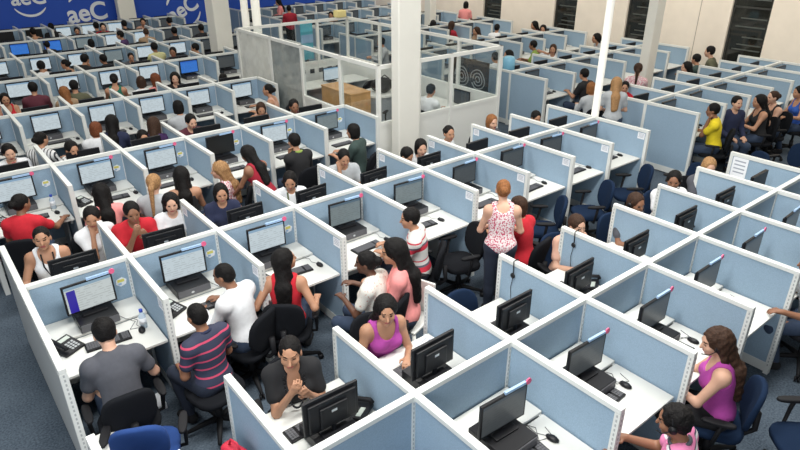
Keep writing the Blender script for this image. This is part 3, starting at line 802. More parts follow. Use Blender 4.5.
    for q in (-1, 1):
        e2 = ((loc[:, 0] - q * .031) / .013) ** 2 + ((loc[:, 2] - .003) / (.0065 if res < .01 else .008)) ** 2; mi[(e2 < 1) & (loc[:, 1] > .05)] = 1
        b2 = (np.abs(loc[:, 0] - q * .034) < .021) & (np.abs(loc[:, 2] - .030 + .15 * np.abs(loc[:, 0] - q * .034)) < .0035) & (loc[:, 1] > .05); mi[b2 & (res < .01)] = 3
    l2 = ((loc[:, 0]) / .026) ** 2 + ((loc[:, 2] + .060) / .011) ** 2; mi[(l2 < 1) & (loc[:, 1] > .06)] = 2
    me = np_mesh('body', V, F, [SKIN[skin], EYE, LIP, HM[hc]], mi)
    ya = math.radians(yaw); Rw = Rz(ya); hw = Rw @ Hc
    base = (float(w_[0] - hw[0]), float(w_[1] - hw[1]), 0.)
    root = thing('person', label, 'person', base, ya, 'people at work in the call centre')
    ob('body', me, root)
    # clothes
    gr = .013
    planes = [(-(T @ np.array([0, 0, 1.])), -float((T @ np.array([0, 0, 1.])) @ t(0, 0, -.02)))]
    subs = []
    if top in ('tee', 'polo', 'long', 'jacket', 'shirt'):
        P_ = list(tor.prims)
        for i_ in (0, 2):
            S, E_ = ua[i_][1], ua[i_][2]
            if top in ('long', 'jacket', 'shirt'): P_ += [ua[i_], ua[i_ + 1]] + [('c', fa[i_ // 2][1], fa[i_ // 2][1] * .12 + fa[i_ // 2][2] * .88, fa[i_ // 2][3], fa[i_ // 2][4] + .002, .02, '')]
            else: P_ += [ua[i_ + 1], ('c', S, S * .42 + E_ * .58, .052 * g * s_, .050 * g * s_, .035, '')]
        subs = [('e', t(0, .055, .55), np.array((.062, .085, .075)) * s_, T, 0, .01, '')]
    else:
        P_ = list(tor.prims)
        subs = [('e', t(0, .07, .52), np.array((.085, .11, .13)) * s_, T, 0, .01, ''), ('e', t(0, -.08, .54), np.array((.08, .07, .10)) * s_, T, 0, .01, '')]
        for q in (-1, 1): subs.append(('e', t(q * .205 * wd, 0, .45), np.array((.085, .16, .12)) * s_, T, 0, .01, ''))
        if top == 'strapless': subs += [('e', t(0, 0, .60), np.array((.30, .30, .20)) * s_, T, 0, .01, '')]
    if extra == 'beads': subs.append(('e', t(0, .12, .45), np.array((.055, .09, .12)) * s_, T, 0, .01, ''))
    V, F = solid(P_, res, gr, subs, planes)
    ob('top' if top in ('tank', 'strapless') else ('jacket' if top == 'jacket' else 'shirt'), np_mesh('shirt', V, F, [cloth(tc)]), root)
    if top == 'polo' and res < .012:
        cpts = [t(.062 * math.cos(a), .01 + .062 * math.sin(a), .525 - .02 * math.sin(a)) for a in np.linspace(0, 2 * PI, 17)]
        ob('collar', MB().tube(cpts, .014, 6, caps=False).mesh('collar', cloth('navy' if tc == 'navy_pink' else ('grey' if tc == 'pink_stripe' else tc)), True), root)
    if top == 'jacket' and extra:
        cpts = [t(.07 * math.cos(a), .005 + .065 * math.sin(a), .525) for a in np.linspace(0, 2 * PI, 17)]
        ob('collar', MB().tube(cpts, .022, 6, caps=False).mesh('collar', cloth(extra), True), root)
    P_ = [tor.prims[0]] + th + sh
    V, F = solid([q for q in P_], res * 1.25, .011, (), [((0, 0, -1.), -.10)] + ([((T @ np.array([0, 0, 1.])), float((T @ np.array([0, 0, 1.])) @ t(0, 0, .10)))]))
    ob('trousers', np_mesh('trousers', V, F, [cloth(bc)]), root)
    V, F = solid(ft, res * 1.25, .009, (), [((0, 0, -1.), -.004)])
    ob('shoes', np_mesh('shoes', V, F, [cloth('white' if (px, py) == (196, 309) else 'black')]), root)
    # hair
    hf = [('e', hd(0, -.016, .030), np.array((.086, .102, .095)) * s_, HR, 0, .02, '')]
    cut = [('e', hd(0, .130, -.016), np.array((.070, .104, .116)) * s_, HR, 0, .01, '')]
    if fem: cut.append(('c', hd(0, .04, .128), hd(0, .10, .085), .004, .022, .01, ''))
    pl = []
    def tx(x, y, z_): return t(x, y, z_)
    nz = .0025
    if hair in ('short', 'buzz', 'curlytop'):
        if hair == 'buzz': hf = [('e', hd(0, -.010, .024), np.array((.0765, .094, .088)) * s_, HR, 0, .02, '')]
        hf.append(('e', hd(0, -.045, -.02), np.array((.070, .055, .06)) * s_, HR, 0, .02, ''))
        cut += [('e', hd(q * .09, .02, -.07), np.array((.03, .06, .06)) * s_, HR, 0, .01, '') for q in (-1, 1)]
        cut.append(('e', hd(0, -.05, -.14), np.array((.12, .12, .075)) * s_, HR, 0, .01, ''))
        if hair == 'curlytop': nz = .007
    elif hair in ('long', 'curly'):
        hf += [('c', hd(0, -.05, .0), tx(0, -.105, .42), .074 * s_, .060 * s_, .08, ''), ('c', tx(-.03, -.115, .44), tx(-.02, -.125, .20), .055 * s_, .04 * s_, .04, ''), ('c', tx(.03, -.115, .44), tx(.03, -.125, .22), .055 * s_, .035 * s_, .04, '')]
        for q in (-1, 1): hf.append(('c', hd(q * .070, -.02, .0), tx(q * .085, -.045, .44), .026 * s_, .024 * s_, .03, ''))
        nz = .009 if hair == 'curly' else .004
    elif hair == 'pony':
        hf += [('e', hd(0, -.045, -.02), np.array((.066, .055, .06)) * s_, HR, 0, .02, ''), ('c', hd(0, -.10, .03), hd(0, -.135, -.04), .026 * s_, .032 * s_, .02, ''), ('c', hd(0, -.135, -.04), tx(0, -.13, .30), .034 * s_, .016 * s_, .02, '')]
    elif hair == 'bun':
        hf[0] = ('e', hd(0, -.014, .026), np.array((.080, .097, .090)) * s_, HR, 0, .02, '')
        hf += [('e', hd(0, -.045, -.02), np.array((.066, .055, .06)) * s_, HR, 0, .02, ''), ('e', hd(0, -.115, .0), np.array((.045, .04, .045)) * s_, HR, 0, .015, '')]
    elif hair == 'bob':
        hf += [('e', hd(0, -.04, -.045), np.array((.082, .065, .085)) * s_, HR, 0, .03, '')]
        for q in (-1, 1): hf.append(('c', hd(q * .066, -.01, .0), hd(q * .068, 0, -.09), .026 * s_, .022 * s_, .03, ''))
    V, F = solid(hf, res, 0., cut, pl, nz)
    ob('hair', np_mesh('hair', V, F, [HM[hc]]), root)
    if headset:
        m = MB(); pts = [hd(.088 * math.cos(a), -.005, .105 * math.sin(a) + .01) for a in np.linspace(0, PI, 13)]
        m.tube(pts, .006, 6)
        for q in (-1, 1): m.tube([hd(q * .078, -.002, -.01), hd(q * .098, -.002, -.01)], .028, 12)
        m.tube([hd(-.09, .01, -.02), hd(-.075, .07, -.06), hd(-.035, .115, -.07)], .004, 6)
        ob('headset', m.mesh('headset', BLK, True), root)
    if extra == 'beads':
        m = MB()
        for i_ in range(25):
            a = -PI * i_ / 24; q = t(.075 * math.cos(a), .075 - .10 * math.sin(a), .48 + .22 * math.sin(a))
            m.ell(q + np.array([0, .018, 0]), (.010, .010, .010), n=6)
        ob('bead_necklace', m.mesh('bead_necklace', BLK, True), root)
    if extra == 'lanyard':
        m = MB().tube([t(-.055, .07, .51), t(-.05, .145, .40), t(0, .165, .26), t(.05, .145, .40), t(.055, .07, .51)], .008, 5)
        ob('lanyard', m.mesh('lanyard', BLK), root)
    if extra == 'gold':
        m = MB().tube([t(-.055, .07, .51), t(-.055, .15, .38), t(0, .165, .24), t(.055, .15, .38), t(.055, .07, .51)], .012, 5)
        ob('necklace', m.mesh('necklace', mat('green_beads', (.10, .12, .04), .4)), root)
    if seat and not stand:
        chair(' '.join((chlab or ('%s office chair under %s' % (ccol, label))).split()[:15]).rstrip(','), base[0], base[1], yaw, ccol)
    return root
# ------------------------------------------------------------------ second row, near side
person('man in grey T-shirt typing, leftmost on the near side of the second row', 104, 330, -4, hair='short', skin='light', top='tee', tc='grey', arms='desk', hp=.55, lean=.25)
person('man in navy and pink striped polo, hands in lap', 197, 315, 14, z=1.18, hair='buzz', hc='black', skin='brown', top='polo', tc='navy_pink', bc='darkjeans', arms='lap', hp=.2, lean=.05, seat=False)
person('man in white shirt with glasses typing, second cubicle of second row', 224, 274, 26, z=1.2, hair='buzz', skin='brown', top='shirt', tc='white', arms='type', hp=.3, lean=.18, hy=.25)
person('woman in red tank top with long black hair turned to the right', 285, 260, -38, hair='long', skin='tan', top='tank', tc='red', arms='rest', hy=-.95, hp=-.1, lean=.05, fem=True)
person('woman in dotted white blouse with hair tied back, third divider of second row', 366, 262, 28, hair='bun', skin='dark', top='tee', tc='dotted', arms='desk', hy=.3, lean=.12, fem=True)
person('woman in salmon pink shirt with long loose black hair', 393, 250, 40, z=1.28, hair='long', skin='tan', top='shirt', tc='pink', arms='desk', hy=.3, lean=.1, fem=True, seat=False)
person('man in white polo with red stripes facing left', 410, 218, 42, hair='short', skin='tan', top='polo', tc='white_red', arms='type', hy=.2, lean=.1, bc='darkjeans')
person('woman standing in floral sleeveless blouse and jeans in the aisle', 503, 192, -42, z=1.52, stand=True, hair='bun', hc='ginger', skin='light', top='tank', tc='floral', bc='darkjeans', arms='front', hp=.25, lean=.12, fem=True)
person('seated person in red shirt, mostly hidden behind the floral blouse woman', 518, 206, 10, hair='bob', hc='brown', skin='tan', top='tee', tc='red', arms='type', lean=.12, fem=True)
# front row, far side
person('woman in black top with bead necklace holding her hands together', 290, 352, 160, z=1.22, hair='bun', skin='tan', top='tee', tc='black', arms='hands', hp=.1, hy=-.2, lean=.10, fem=True, extra='beads')
person('woman in magenta tank top with long black hair leaning on her desk', 386, 310, 168, z=1.20, hair='long', skin='tan', top='tank', tc='magenta', arms='desk', hp=.1, hy=-.3, lean=.18, fem=True)
person('short haired child-faced agent in pink shirt peering over a divider', 577, 225, 165, z=1.18, hair='short', hc='brown', skin='light', top='tee', tc='peach', arms='cheekl', fem=True, ccol='navy')
person('woman with red brown hair, only her head above the front row divider', 636, 203, 165, z=1.2, hair='bob', hc='brown', skin='brown', top='tee', tc='grey', arms='type', fem=True, ccol='navy', headset=True)
person('man in white shirt with headset on the far side of the front row', 674, 180, 150, z=1.2, hair='short', skin='brown', top='tee', tc='white', arms='type', hy=-.6, ccol='navy', headset=True)
person('woman with blonde brown hair beside the tall divider', 709, 166, 160, z=1.2, hair='bob', hc='blonde', skin='light', top='tee', tc='grey', arms='type', hy=-.4, fem=True, hp=.3)
# front row, near side
person('woman in magenta tank top with curly hair and headset, seen from behind', 716, 341, 28, z=1.2, hair='curly', hc='brown', skin='light', top='tank', tc='magenta', bc='black', arms='type', hy=.2, hp=.3, lean=.12, fem=True, ccol='navy', headset=True)
person('man in pink striped polo with curly black hair at the bottom edge', 675, 420, 20, z=1.2, hair='curlytop', skin='brown', top='polo', tc='pink_stripe', bc='black', arms='type', hp=.25, lean=.1, seat=False, headset=True)
person('person in white top at the right edge reaching toward a mouse', 812, 262, 38, z=1.2, hair='short', skin='brown', top='tee', tc='lightgrey', arms='reachl', lean=.2)
# second row, far side
person('woman in white tank top with black lanyard, left end of second row', 42, 238, 172, z=1.2, hair='bun', hc='black', skin='tan', top='tank', tc='white', arms='desk', hp=.0, hy=-.1, lean=.08, fem=True, extra='lanyard')
person('woman in white T-shirt holding a tissue to her mouth', 92, 217, 190, z=1.2, hair='pony', skin='tan', top='tee', tc='white', arms='cheek', hp=.2, hy=-.5, lean=.1, fem=True)
person('man in red T-shirt behind a monitor on the far side of second row', 132, 212, 175, z=1.2, hair='short', skin='brown', top='tee', tc='red', arms='hands', hp=.15, lean=.15)
person('woman in white blouse with long dark hair tilting her head', 171, 203, 165, z=1.18, hair='long', skin='light', top='tee', tc='white', arms='desk', hp=.1, lean=.1, fem=True)
person('woman in navy cardigan facing the camera behind her monitor', 221, 193, 165, z=1.18, hair='bob', skin='tan', top='long', tc='navy', arms='type', hp=.1, lean=.1, fem=True)
person('woman in white top with long green bead necklace', 290, 180, 160, z=1.18, hair='bob', skin='tan', top='tee', tc='white', arms='type', hp=.3, hy=-.2, lean=.12, fem=True, extra='gold')
person('man in grey T-shirt resting his chin on his hand', 344, 157, 160, z=1.18, hair='short', skin='tan', top='tee', tc='lightgrey', arms='cheek', hp=.3, lean=.15)
person('man in black with head bowed beside the cream column', 407, 154, 190, z=1.15, hair='short', skin='tan', top='tee', tc='black', arms='type', hp=.5, lean=.3)
person('woman with dark bob beside the man with bowed head', 421, 147, 160, z=1.2, hair='bob', skin='light', top='tee', tc='white', arms='type', hp=.2, fem=True, seat=False)
person('woman in profile with tied dark hair before the office wall', 449, 133, 200, z=1.2, hair='bun', skin='tan', top='tee', tc='white', arms='type', hy=-.6, fem=True, hp=.1)
person('person with ginger brown fringe in front of the office corner', 492, 122, 170, z=1.2, hair='bob', hc='ginger', skin='light', top='tee', tc='grey', arms='type', fem=True, hp=.1)
person('man with short black hair in front of the big tall divider', 536, 117, 160, z=1.15, hair='short', skin='tan', top='tee', tc='black', arms='type', hp=.3)
# third row, near side
person('woman in red T-shirt looking right with tied black hair', 21, 203, -20, z=1.2, hair='bun', skin='brown', top='tee', tc='red', arms='reach', hy=-.7, hp=.15, lean=.1, fem=True)
person('woman in pink T-shirt with dark hair down her back', 101, 192, -8, z=1.2, hair='long', hc='black', skin='light', top='tee', tc='pink', arms='reach', hp=.35, lean=.15, fem=True)
person('woman with blonde ponytail in pale grey top, seen from behind', 154, 183, -35, z=1.2, hair='pony', hc='blonde', skin='light', top='tee', tc='lightgrey', arms='type', lean=.1, fem=True)
person('woman with bare shoulders and dark hair, back to camera', 181, 175, -15, z=1.2, hair='long', hc='black', skin='tan', top='strapless', tc='black', arms='type', lean=.12, fem=True)
person('woman with blonde curls in pink floral blouse facing left', 219, 170, 60, z=1.18, hair='curly', hc='blonde', skin='light', top='tee', tc='floral', arms='lap', lean=.1, fem=True, hp=.1)
person('woman standing in red top and long black hair, leaning over a desk', 247, 152, 20, z=1.42, stand=True, hair='long', skin='brown', top='tank', tc='darkred', bc='jeans', arms='lean', hp=.4, lean=.40, fem=True)
person('man in black jacket with lime green collar at his screen', 294, 141, 5, z=1.2, hair='short', skin='tan', top='jacket', tc='black', arms='cheekl', lean=.15, hp=.1, extra='lime')
person('woman in dark green T-shirt at the end of third row', 353, 131, 30, z=1.2, hair='bob', skin='tan', top='tee', tc='darkgreen', arms='type', lean=.1, fem=True)
# third row, far side
person('man in white and red polo at the left edge, far side of third row', 9, 152, 180, z=1.2, hair='short', skin='light', top='polo', tc='white', arms='hands', hp=.2, lean=.1, headset=True)
person('woman holding a paper to her chin, far side of third row', 72, 149, 195, z=1.2, hair='pony', skin='tan', top='tee', tc='bw_stripe', arms='hands', hp=.2, fem=True)
person('woman peeking over her monitor, third row far side', 143, 137, 180, z=1.15, hair='bob', skin='tan', top='tee', tc='white', arms='type', fem=True, hp=.2)
person('man with thick black hair in dark shirt, third row far side', 191, 121, 185, z=1.2, hair='short', skin='light', top='tee', tc='maroon', arms='hands', hp=.25)
person('woman in peach top with arms over her desk, third row far side', 261, 108, 160, z=1.15, hair='bob', hc='brown', skin='tan', top='tank', tc='peach', arms='desk', fem=True, hp=.4, lean=.2)
person('man with short hair framed by the office wall panel', 294, 106, 170, z=1.2, hair='short', skin='brown', top='tee', tc='maroon', arms='type', hp=.1)
person('woman with dark bun facing left near the glass office', 268, 90, 50, z=1.2, hair='bun', hc='black', skin='tan', top='tank', tc='peach', arms='reach', lean=.1, fem=True, hp=.0)
# fourth row, near side
person('woman in black and white striped shirt looking right', 41, 139, -40, z=1.2, hair='bun', skin='tan', top='long', tc='bw_stripe', arms='type', lean=.1, fem=True, hy=-.3)
person('woman with dark red bob in white top', 96, 129, -35, z=1.2, hair='bob', hc='red', skin='light', top='tee', tc='white', arms='type', lean=.15, fem=True)
person('woman with long dark hair in navy top beside red haired woman', 112, 122, -25, z=1.22, hair='long', hc='black', skin='tan', top='long', tc='navy', arms='type', lean=.12, fem=True)
person('woman in dark purple top with long dark hair, fourth row', 154, 124, -30, z=1.2, hair='long', hc='brown', skin='tan', top='long', tc='purple', arms='type', lean=.15, fem=True)
person('person in grey T-shirt with short black hair, fourth row', 178, 107, 0, z=1.2, hair='bob', skin='tan', top='tee', tc='lightgrey', arms='type', lean=.15)
# fourth row far side and fifth row
person('woman with black hair at the left edge, fourth row far side', 5, 99, 180, z=1.15, hair='bob', skin='tan', top='tank', tc='red', arms='type', fem=True)
person('man in maroon shirt seen from behind, fifth row', 33, 88, -10, z=1.2, hair='short', skin='tan', top='tee', tc='maroon', arms='type', lean=.15)
person('woman with ginger hair beside the person in olive, fifth row', 64, 92, 0, z=1.15, hair='curly', hc='ginger', skin='tan', top='tee', tc='tan', arms='type', fem=True)
person('person in olive shirt with black hair, fifth row', 74, 86, -10, z=1.2, hair='short', skin='tan', top='tee', tc='olive', arms='reach', lean=.12)
person('person in teal green top seen from behind, fifth row', 114, 79, -20, z=1.2, hair='bun', skin='tan', top='tank', tc='green', arms='type', fem=True)
person('woman in white top with brown hair, fifth row', 141, 82, -15, z=1.2, hair='bob', hc='brown', skin='light', top='tee', tc='white', arms='type', fem=True)
person('woman with long reddish hair and pink sleeve, fifth row', 155, 79, 5, z=1.2, hair='long', hc='red', skin='light', top='long', tc='pink', arms='type', fem=True)
person('woman with long dark hair facing the camera, fourth row far side', 175, 78, 160, z=1.2, hair='long', hc='black', skin='light', top='long', tc='black', arms='type', fem=True)
person('woman with long hair bending, fourth row left of white pillar', 223, 78, 150, z=1.1, hair='long', hc='black', skin='tan', top='tee', tc='grey', arms='type', fem=True, hp=.6)
# sixth row and beyond
person('person in white top with dark hair at a bright screen, far left', 41, 66, 0, z=1.2, hair='short', skin='tan', top='tee', tc='white', arms='cheek')
person('person with tan bare arms and black hair, far left', 65, 64, 60, z=1.15, hair='bun', skin='tan', top='tank', tc='tan', arms='reach', fem=True)
person('person in black jacket leaning right, back left area', 85, 59, -50, z=1.2, hair='short', skin='tan', top='jacket', tc='black', arms='cheek', lean=.3)
person('man with black hair and dark jacket, back left area', 103, 59, 30, z=1.15, hair='short', skin='brown', top='tee', tc='black', arms='type')
person('man in pale yellow T-shirt from behind, sixth row', 154, 47, 10, z=1.2, hair='short', skin='brown', top='tee', tc='paleyellow', arms='type')
person('man with black hair beside the pale yellow shirt man', 173, 52, 150, z=1.2, hair='short', skin='brown', top='tee', tc='grey', arms='type')
person('person facing left near the cream pillar, sixth row', 195, 48, 60, z=1.2, hair='short', skin='tan', top='tee', tc='grey', arms='type')
person('small head above a monitor left of yellow shirt man', 131, 57, 170, z=1.1, hair='short', skin='tan', top='tee', tc='grey', arms='type')
person('man with shaved head by a grey divider, back left', 146, 32, -20, z=1.2, hair='buzz', hc='brown', skin='tan', top='tee', tc='tan', arms='type')
person('dark haired person in maroon, back left', 120, 35, 60, z=1.2, hair='short', skin='tan', top='tee', tc='purple', arms='type')
person('dark haired person left of two at the back, sixth row', 96, 26, 0, z=1.2, hair='short', skin='tan', top='tee', tc='grey', arms='type')
person('dark haired person right of two at the back, sixth row', 103, 27, 170, z=1.2, hair='short', skin='light', top='tee', tc='red', arms='type')
person('person with black hair before a bright screen near logo wall', 124, 24, 0, z=1.2, hair='short', skin='tan', top='tee', tc='black', arms='type')
person('person in orange top at the back near the tilted logo', 143, 22, 160, z=1.2, hair='short', skin='tan', top='tee', tc='peach', arms='type')
person('person with black hair below the tilted logo', 169, 21, 10, z=1.2, hair='short', skin='tan', top='tee', tc='navy', arms='type')
person('person with black hair in front of a pale screen, back row', 174, 31, 5, z=1.2, hair='short', skin='brown', top='tee', tc='black', arms='type')
person('dark haired person left of the white pillar, back row', 201, 28, 0, z=1.2, hair='short', skin='brown', top='tee', tc='black', arms='type')
person('person with dark hair at far left back row', 33, 32, 10, z=1.2, hair='short', skin='tan', top='tank', tc='tan', arms='type', fem=True)
person('head over a monitor in the middle back left', 77, 31, 170, z=1.15, hair='short', skin='tan', top='tee', tc='grey', arms='type')
person('person bowed at a desk, back left between dividers', 47, 45, 0, z=1.1, hair='short', skin='tan', top='tee', tc='black', arms='type')
person('person with black hair right of lit blue striped screen', 91, 43, 0, z=1.15, hair='bob', skin='tan', top='tee', tc='white', arms='type', fem=True)
person('dark haired person at the very back under the leftmost logo', 51, 27, 0, z=1.2, hair='short', skin='tan', top='tee', tc='black', arms='type')
# office and right side
person('man in white shirt working inside the glass office', 431, 90, -75, z=1.2, hair='short', skin='tan', top='shirt', tc='white', arms='type', hp=.2)
person('person in white T-shirt with black hair behind the glass office', 495, 57, -10, z=1.2, hair='short', skin='tan', top='tee', tc='white', arms='type')
person('woman in black with long black hair right of the glass office', 508, 55, 60, z=1.2, hair='long', skin='tan', top='long', tc='black', arms='type', fem=True)
person('man in lime green shirt facing left', 533, 45, 30, z=1.2, hair='short', skin='brown', top='tee', tc='lime', arms='type')
person('woman in white top touching her hair, right of green shirt man', 553, 49, 120, z=1.2, hair='bob', hc='brown', skin='tan', top='tee', tc='white', arms='phone', fem=True)
person('woman in red and white top behind the office, long hair', 433, 24, -30, z=1.2, hair='long', skin='light', top='tee', tc='pink', arms='type', fem=True)
person('woman in red top with long brown hair facing right', 452, 25, -80, z=1.2, hair='long', hc='brown', skin='tan', top='tee', tc='darkred', arms='type', fem=True)
person('woman with reddish hair looking down in a back cubicle', 476, 31, 80, z=1.2, hair='long', hc='brown', skin='tan', top='tee', tc='tan', arms='type', fem=True)
person('man in white shirt reaching right in a back cubicle', 497, 28, -60, z=1.2, hair='short', skin='tan', top='tee', tc='white', arms='reach')
person('woman standing in pale pink shirt before the beige wall', 466, 6, -60, z=1.55, stand=True, hair='bob', skin='brown', top='tee', tc='pink', bc='black', arms='front', fem=True)
person('woman in dark top near the beige wall, left of two', 534, 25, 60, z=1.2, hair='long', skin='tan', top='long', tc='maroon', arms='type', fem=True)
person('woman in dark top near the beige wall, right of two', 543, 29, 120, z=1.2, hair='long', skin='tan', top='tee', tc='black', arms='type', fem=True)
person('person in grey sweater bending left of the round white pole', 596, 38, 60, z=1.2, hair='long', skin='tan', top='long', tc='lightgrey', arms='desk', lean=.4, fem=True)
person('man with short black hair beside the round white pole', 584, 74, 0, z=1.2, hair='short', skin='tan', top='tee', tc='black', arms='type')
person('woman in grey top with ginger hair left of the round white pole', 591, 88, -30, z=1.2, hair='bob', hc='ginger', skin='light', top='long', tc='lightgrey', arms='type', fem=True)
person('woman standing with very long blonde hair and grey top', 616, 85, -50, z=1.5, stand=True, hair='long', hc='blonde', skin='light', top='tee', tc='lightgrey', bc='jeans', arms='front', lean=.15, fem=True)
person('boy in red T-shirt with black hair beside the blonde woman', 625, 87, 120, z=1.15, hair='short', skin='tan', top='tee', tc='red', arms='type')
person('woman with brown ponytail in pink blouse before the column', 638, 69, -60, z=1.25, hair='pony', hc='brown', skin='light', top='tee', tc='floral', arms='type', fem=True)
person('woman in peach top with dark hair facing left, right block', 686, 67, 50, z=1.2, hair='long', skin='light', top='tank', tc='peach', arms='type', fem=True)
person('person with dark hair between two colleagues near the window', 696, 59, 0, z=1.2, hair='short', skin='tan', top='tee', tc='darkgreen', arms='type')
person('man in dark olive shirt turned away near the window', 710, 50, 20, z=1.3, hair='short', skin='light', top='tee', tc='olive', arms='rest')
person('man in bright yellow T-shirt at his desk', 713, 110, 25, z=1.2, hair='short', skin='brown', top='tee', tc='yellow', arms='cheekl', lean=.12)
person('man in dark shirt looking back at the camera', 737, 103, 150, z=1.2, hair='short', skin='light', top='long', tc='navy', arms='lap', hp=0, lean=.0)
person('woman in black tank top with long black hair, right side', 759, 101, 45, z=1.2, hair='long', skin='tan', top='tank', tc='black', arms='type', fem=True)
person('woman with tied brown hair and raised arms, right side', 773, 97, 55, z=1.2, hair='bun', hc='brown', skin='light', top='tank', tc='black', arms='hands', fem=True)
person('woman in blue top at the right edge', 799, 92, 50, z=1.2, hair='pony', skin='tan', top='tank', tc='blue', arms='reachl', fem=True)
person('person in red standing among the back cubicles', 289, 10, -20, z=1.5, stand=True, hair='short', skin='tan', top='long', tc='darkred', bc='black', arms='front')
person('person in pink top standing at the very back', 278, 3, 60, z=1.45, stand=True, hair='long', skin='tan', top='long', tc='pink', bc='black', arms='front', fem=True)
person('woman facing the camera in a back cubicle behind the office', 331, 15, 140, z=1.2, hair='bob', skin='tan', top='tee', tc='tan', arms='type', fem=True)
person('person in pale blue shirt and dark cap behind the office', 381, 42, 60, z=1.2, hair='short', skin='tan', top='long', tc='lightgrey', arms='type')
# ------------------------------------------------------------------ glass office
GX0, GX1, GY0, GY1, GH, GL = 5.76, 8.66, 2.30, 7.40, 2.03, 1.05
OFW = mat('office_white', (.80, .80, .76), .5)
def glass():
    m = bpy.data.materials.new('office_glass'); m.use_nodes = True; nt = m.node_tree; nt.nodes.remove(nt.nodes['Principled BSDF'])
    t = nt.nodes.new('ShaderNodeBsdfTransparent'); g = nt.nodes.new('ShaderNodeBsdfGlossy'); g.inputs['Roughness'].default_value = .02
    f = nt.nodes.new('ShaderNodeLayerWeight'); f.inputs['Blend'].default_value = .12; x = nt.nodes.new('ShaderNodeMixShader')
    x.inputs[0].default_value = .05; nt.nodes.remove(f); nt.links.new(t.outputs[0], x.inputs[1]); nt.links.new(g.outputs[0], x.inputs[2]); nt.links.new(x.outputs[0], nt.nodes['Material Output'].inputs[0])
    t.inputs[0].default_value = (.93, .95, .95, 1); return m
def frosted(name, a, col, marks=True):
    m = bpy.data.materials.new(name); m.use_nodes = True; nt = m.node_tree; b = nt.nodes['Principled BSDF']; b.inputs['Base Color'].default_value = (*col, 1); b.inputs['Roughness'].default_value = .4
    t = nt.nodes.new('ShaderNodeBsdfTransparent'); x = nt.nodes.new('ShaderNodeMixShader'); x.inputs[0].default_value = a
    if marks:
        tc = nt.nodes.new('ShaderNodeTexCoord'); n = nt.nodes.new('ShaderNodeTexNoise'); n.inputs['Scale'].default_value = 3.5; n.inputs['Detail'].default_value = 5; nt.links.new(tc.outputs['Object'], n.inputs['Vector'])
        r = nt.nodes.new('ShaderNodeMapRange'); r.inputs[1].default_value = .4; r.inputs[2].default_value = .62; r.inputs[3].default_value = a - .18; r.inputs[4].default_value = min(1, a + .15)
        nt.links.new(n.outputs['Fac'], r.inputs[0]); nt.links.new(r.outputs[0], x.inputs[0])
    nt.links.new(t.outputs[0], x.inputs[1]); nt.links.new(b.outputs[0], x.inputs[2]); nt.links.new(x.outputs[0], nt.nodes['Material Output'].inputs[0]); return m
GLS = glass(); FRO = frosted('frosted_glass', .66, (.36, .39, .38)); WBP = frosted('white_film_panel', .92, (.80, .80, .74))
def office_wall(label, a, b, segs, kinds):
    """a,b: (x,y) ends; segs: fractions of post positions; kinds per bay"""
    r = thing('office_partition', label, 'office partition', (a[0], a[1], 0), math.atan2(b[1] - a[1], b[0] - a[0]), 'walls of the glass office')
    L = math.dist(a, b); xs = [L * q for q in segs]
    m = MB().box(0, L, -.03, .03, GH - .06, GH); m.box(0, L, -.025, .025, 0, .08)
    for q, k in zip(range(len(xs) - 1), kinds):
        if k == 'g': m.box(xs[q], xs[q + 1], -.03, .03, GL - .03, GL + .03)
    ob('rail', m.mesh('rail', OFW), r)
    for x in xs: ob('post', MB().box(x - .03, x + .03, -.032, .032, 0, GH).mesh('post', OFW), r)
    for q, k in enumerate(kinds):
        x0, x1 = xs[q] + .03, xs[q + 1] - .03
        if k == 'g':
            ob('glass_pane', MB().box(x0, x1, -.004, .004, GL + .03, GH - .06).mesh('glass_pane', GLS), r)
            ob('solid_panel', MB().box(x0, x1, -.02, .02, .08, GL - .03).mesh('solid_panel', OFW), r)
        else:
            ob('film_panel', MB().box(x0, x1, -.008, .008, .08, GH - .06).mesh('film_panel', FRO if k == 'f' else WBP), r)
    return r
office_wall('front wall of the glass office, glass over white panels, behind the cream column', (GX0, GY0), (GX1, GY0), (0, .30, .56, 1), 'ggg')
office_wall('left wall of the glass office, with grey film door and white film panel', (GX0, GY0), (GX0, GY1), (0, .215, .47, .71, 1), 'ggfw')
office_wall('right wall of the glass office beside the cross aisle', (GX1, GY0), (GX1, GY1), (0, .22, .47, .74, 1), 'gggg')
office_wall('rear wall of the glass office with the cyan poster', (GX0, GY1), (GX1, GY1), (0, .36, .7, 1), 'ggg')
# decals in the office
CY_ = mat('cyan_poster', (.12, .50, .62), .6); DKD = mat('decal_dark', (.03, .035, .04), .7); GRD = mat('decal_grey', (.45, .46, .46), .6)
p = unp(307, 38, y=GY1 + .6)
m = MB().box(float(p[0]) - .17, float(p[0]) + .17, GY1 + .6, GY1 + .62, 1.0, 1.95); m.box(float(p[0]) - .17, float(p[0]) + .17, GY1 + .59, GY1 + .6, 1.40, 1.60, 1)
m2 = MB().box(float(p[0]) - .03, float(p[0]) + .03, GY1 + .62, GY1 + .66, 0, 1.9); m2.box(float(p[0]) - .2, float(p[0]) + .2, GY1 + .5, GY1 + .8, 0, .03)
r = thing('poster_stand', 'cyan poster on a stand behind the rear office glass', 'poster', (0, 0, 0)); ob('poster', m.mesh('poster', [CY_, LBLUE]), r); ob('stand', m2.mesh('stand', GRY), r)
r = thing('black_board', 'black board with two grey swirl emblems right of the office', 'sign', (9.2, 0, 0))
ob('board', MB().box(0, .04, 3.10, 4.15, .02, 1.5).mesh('board', DKD), r)
for yy in (3.38, 3.86):
    m = MB()
    for rr in (.20, .13, .06):
        m.tube([(-.005, yy + rr * math.cos(a) * (1 + .12 * math.sin(2 * a)), 1.12 + rr * math.sin(a)) for a in np.linspace(0, 2 * PI * .93, 20)], .012, 5)
    ob('swirl_emblem', m.mesh('swirl_emblem', GRD), r)
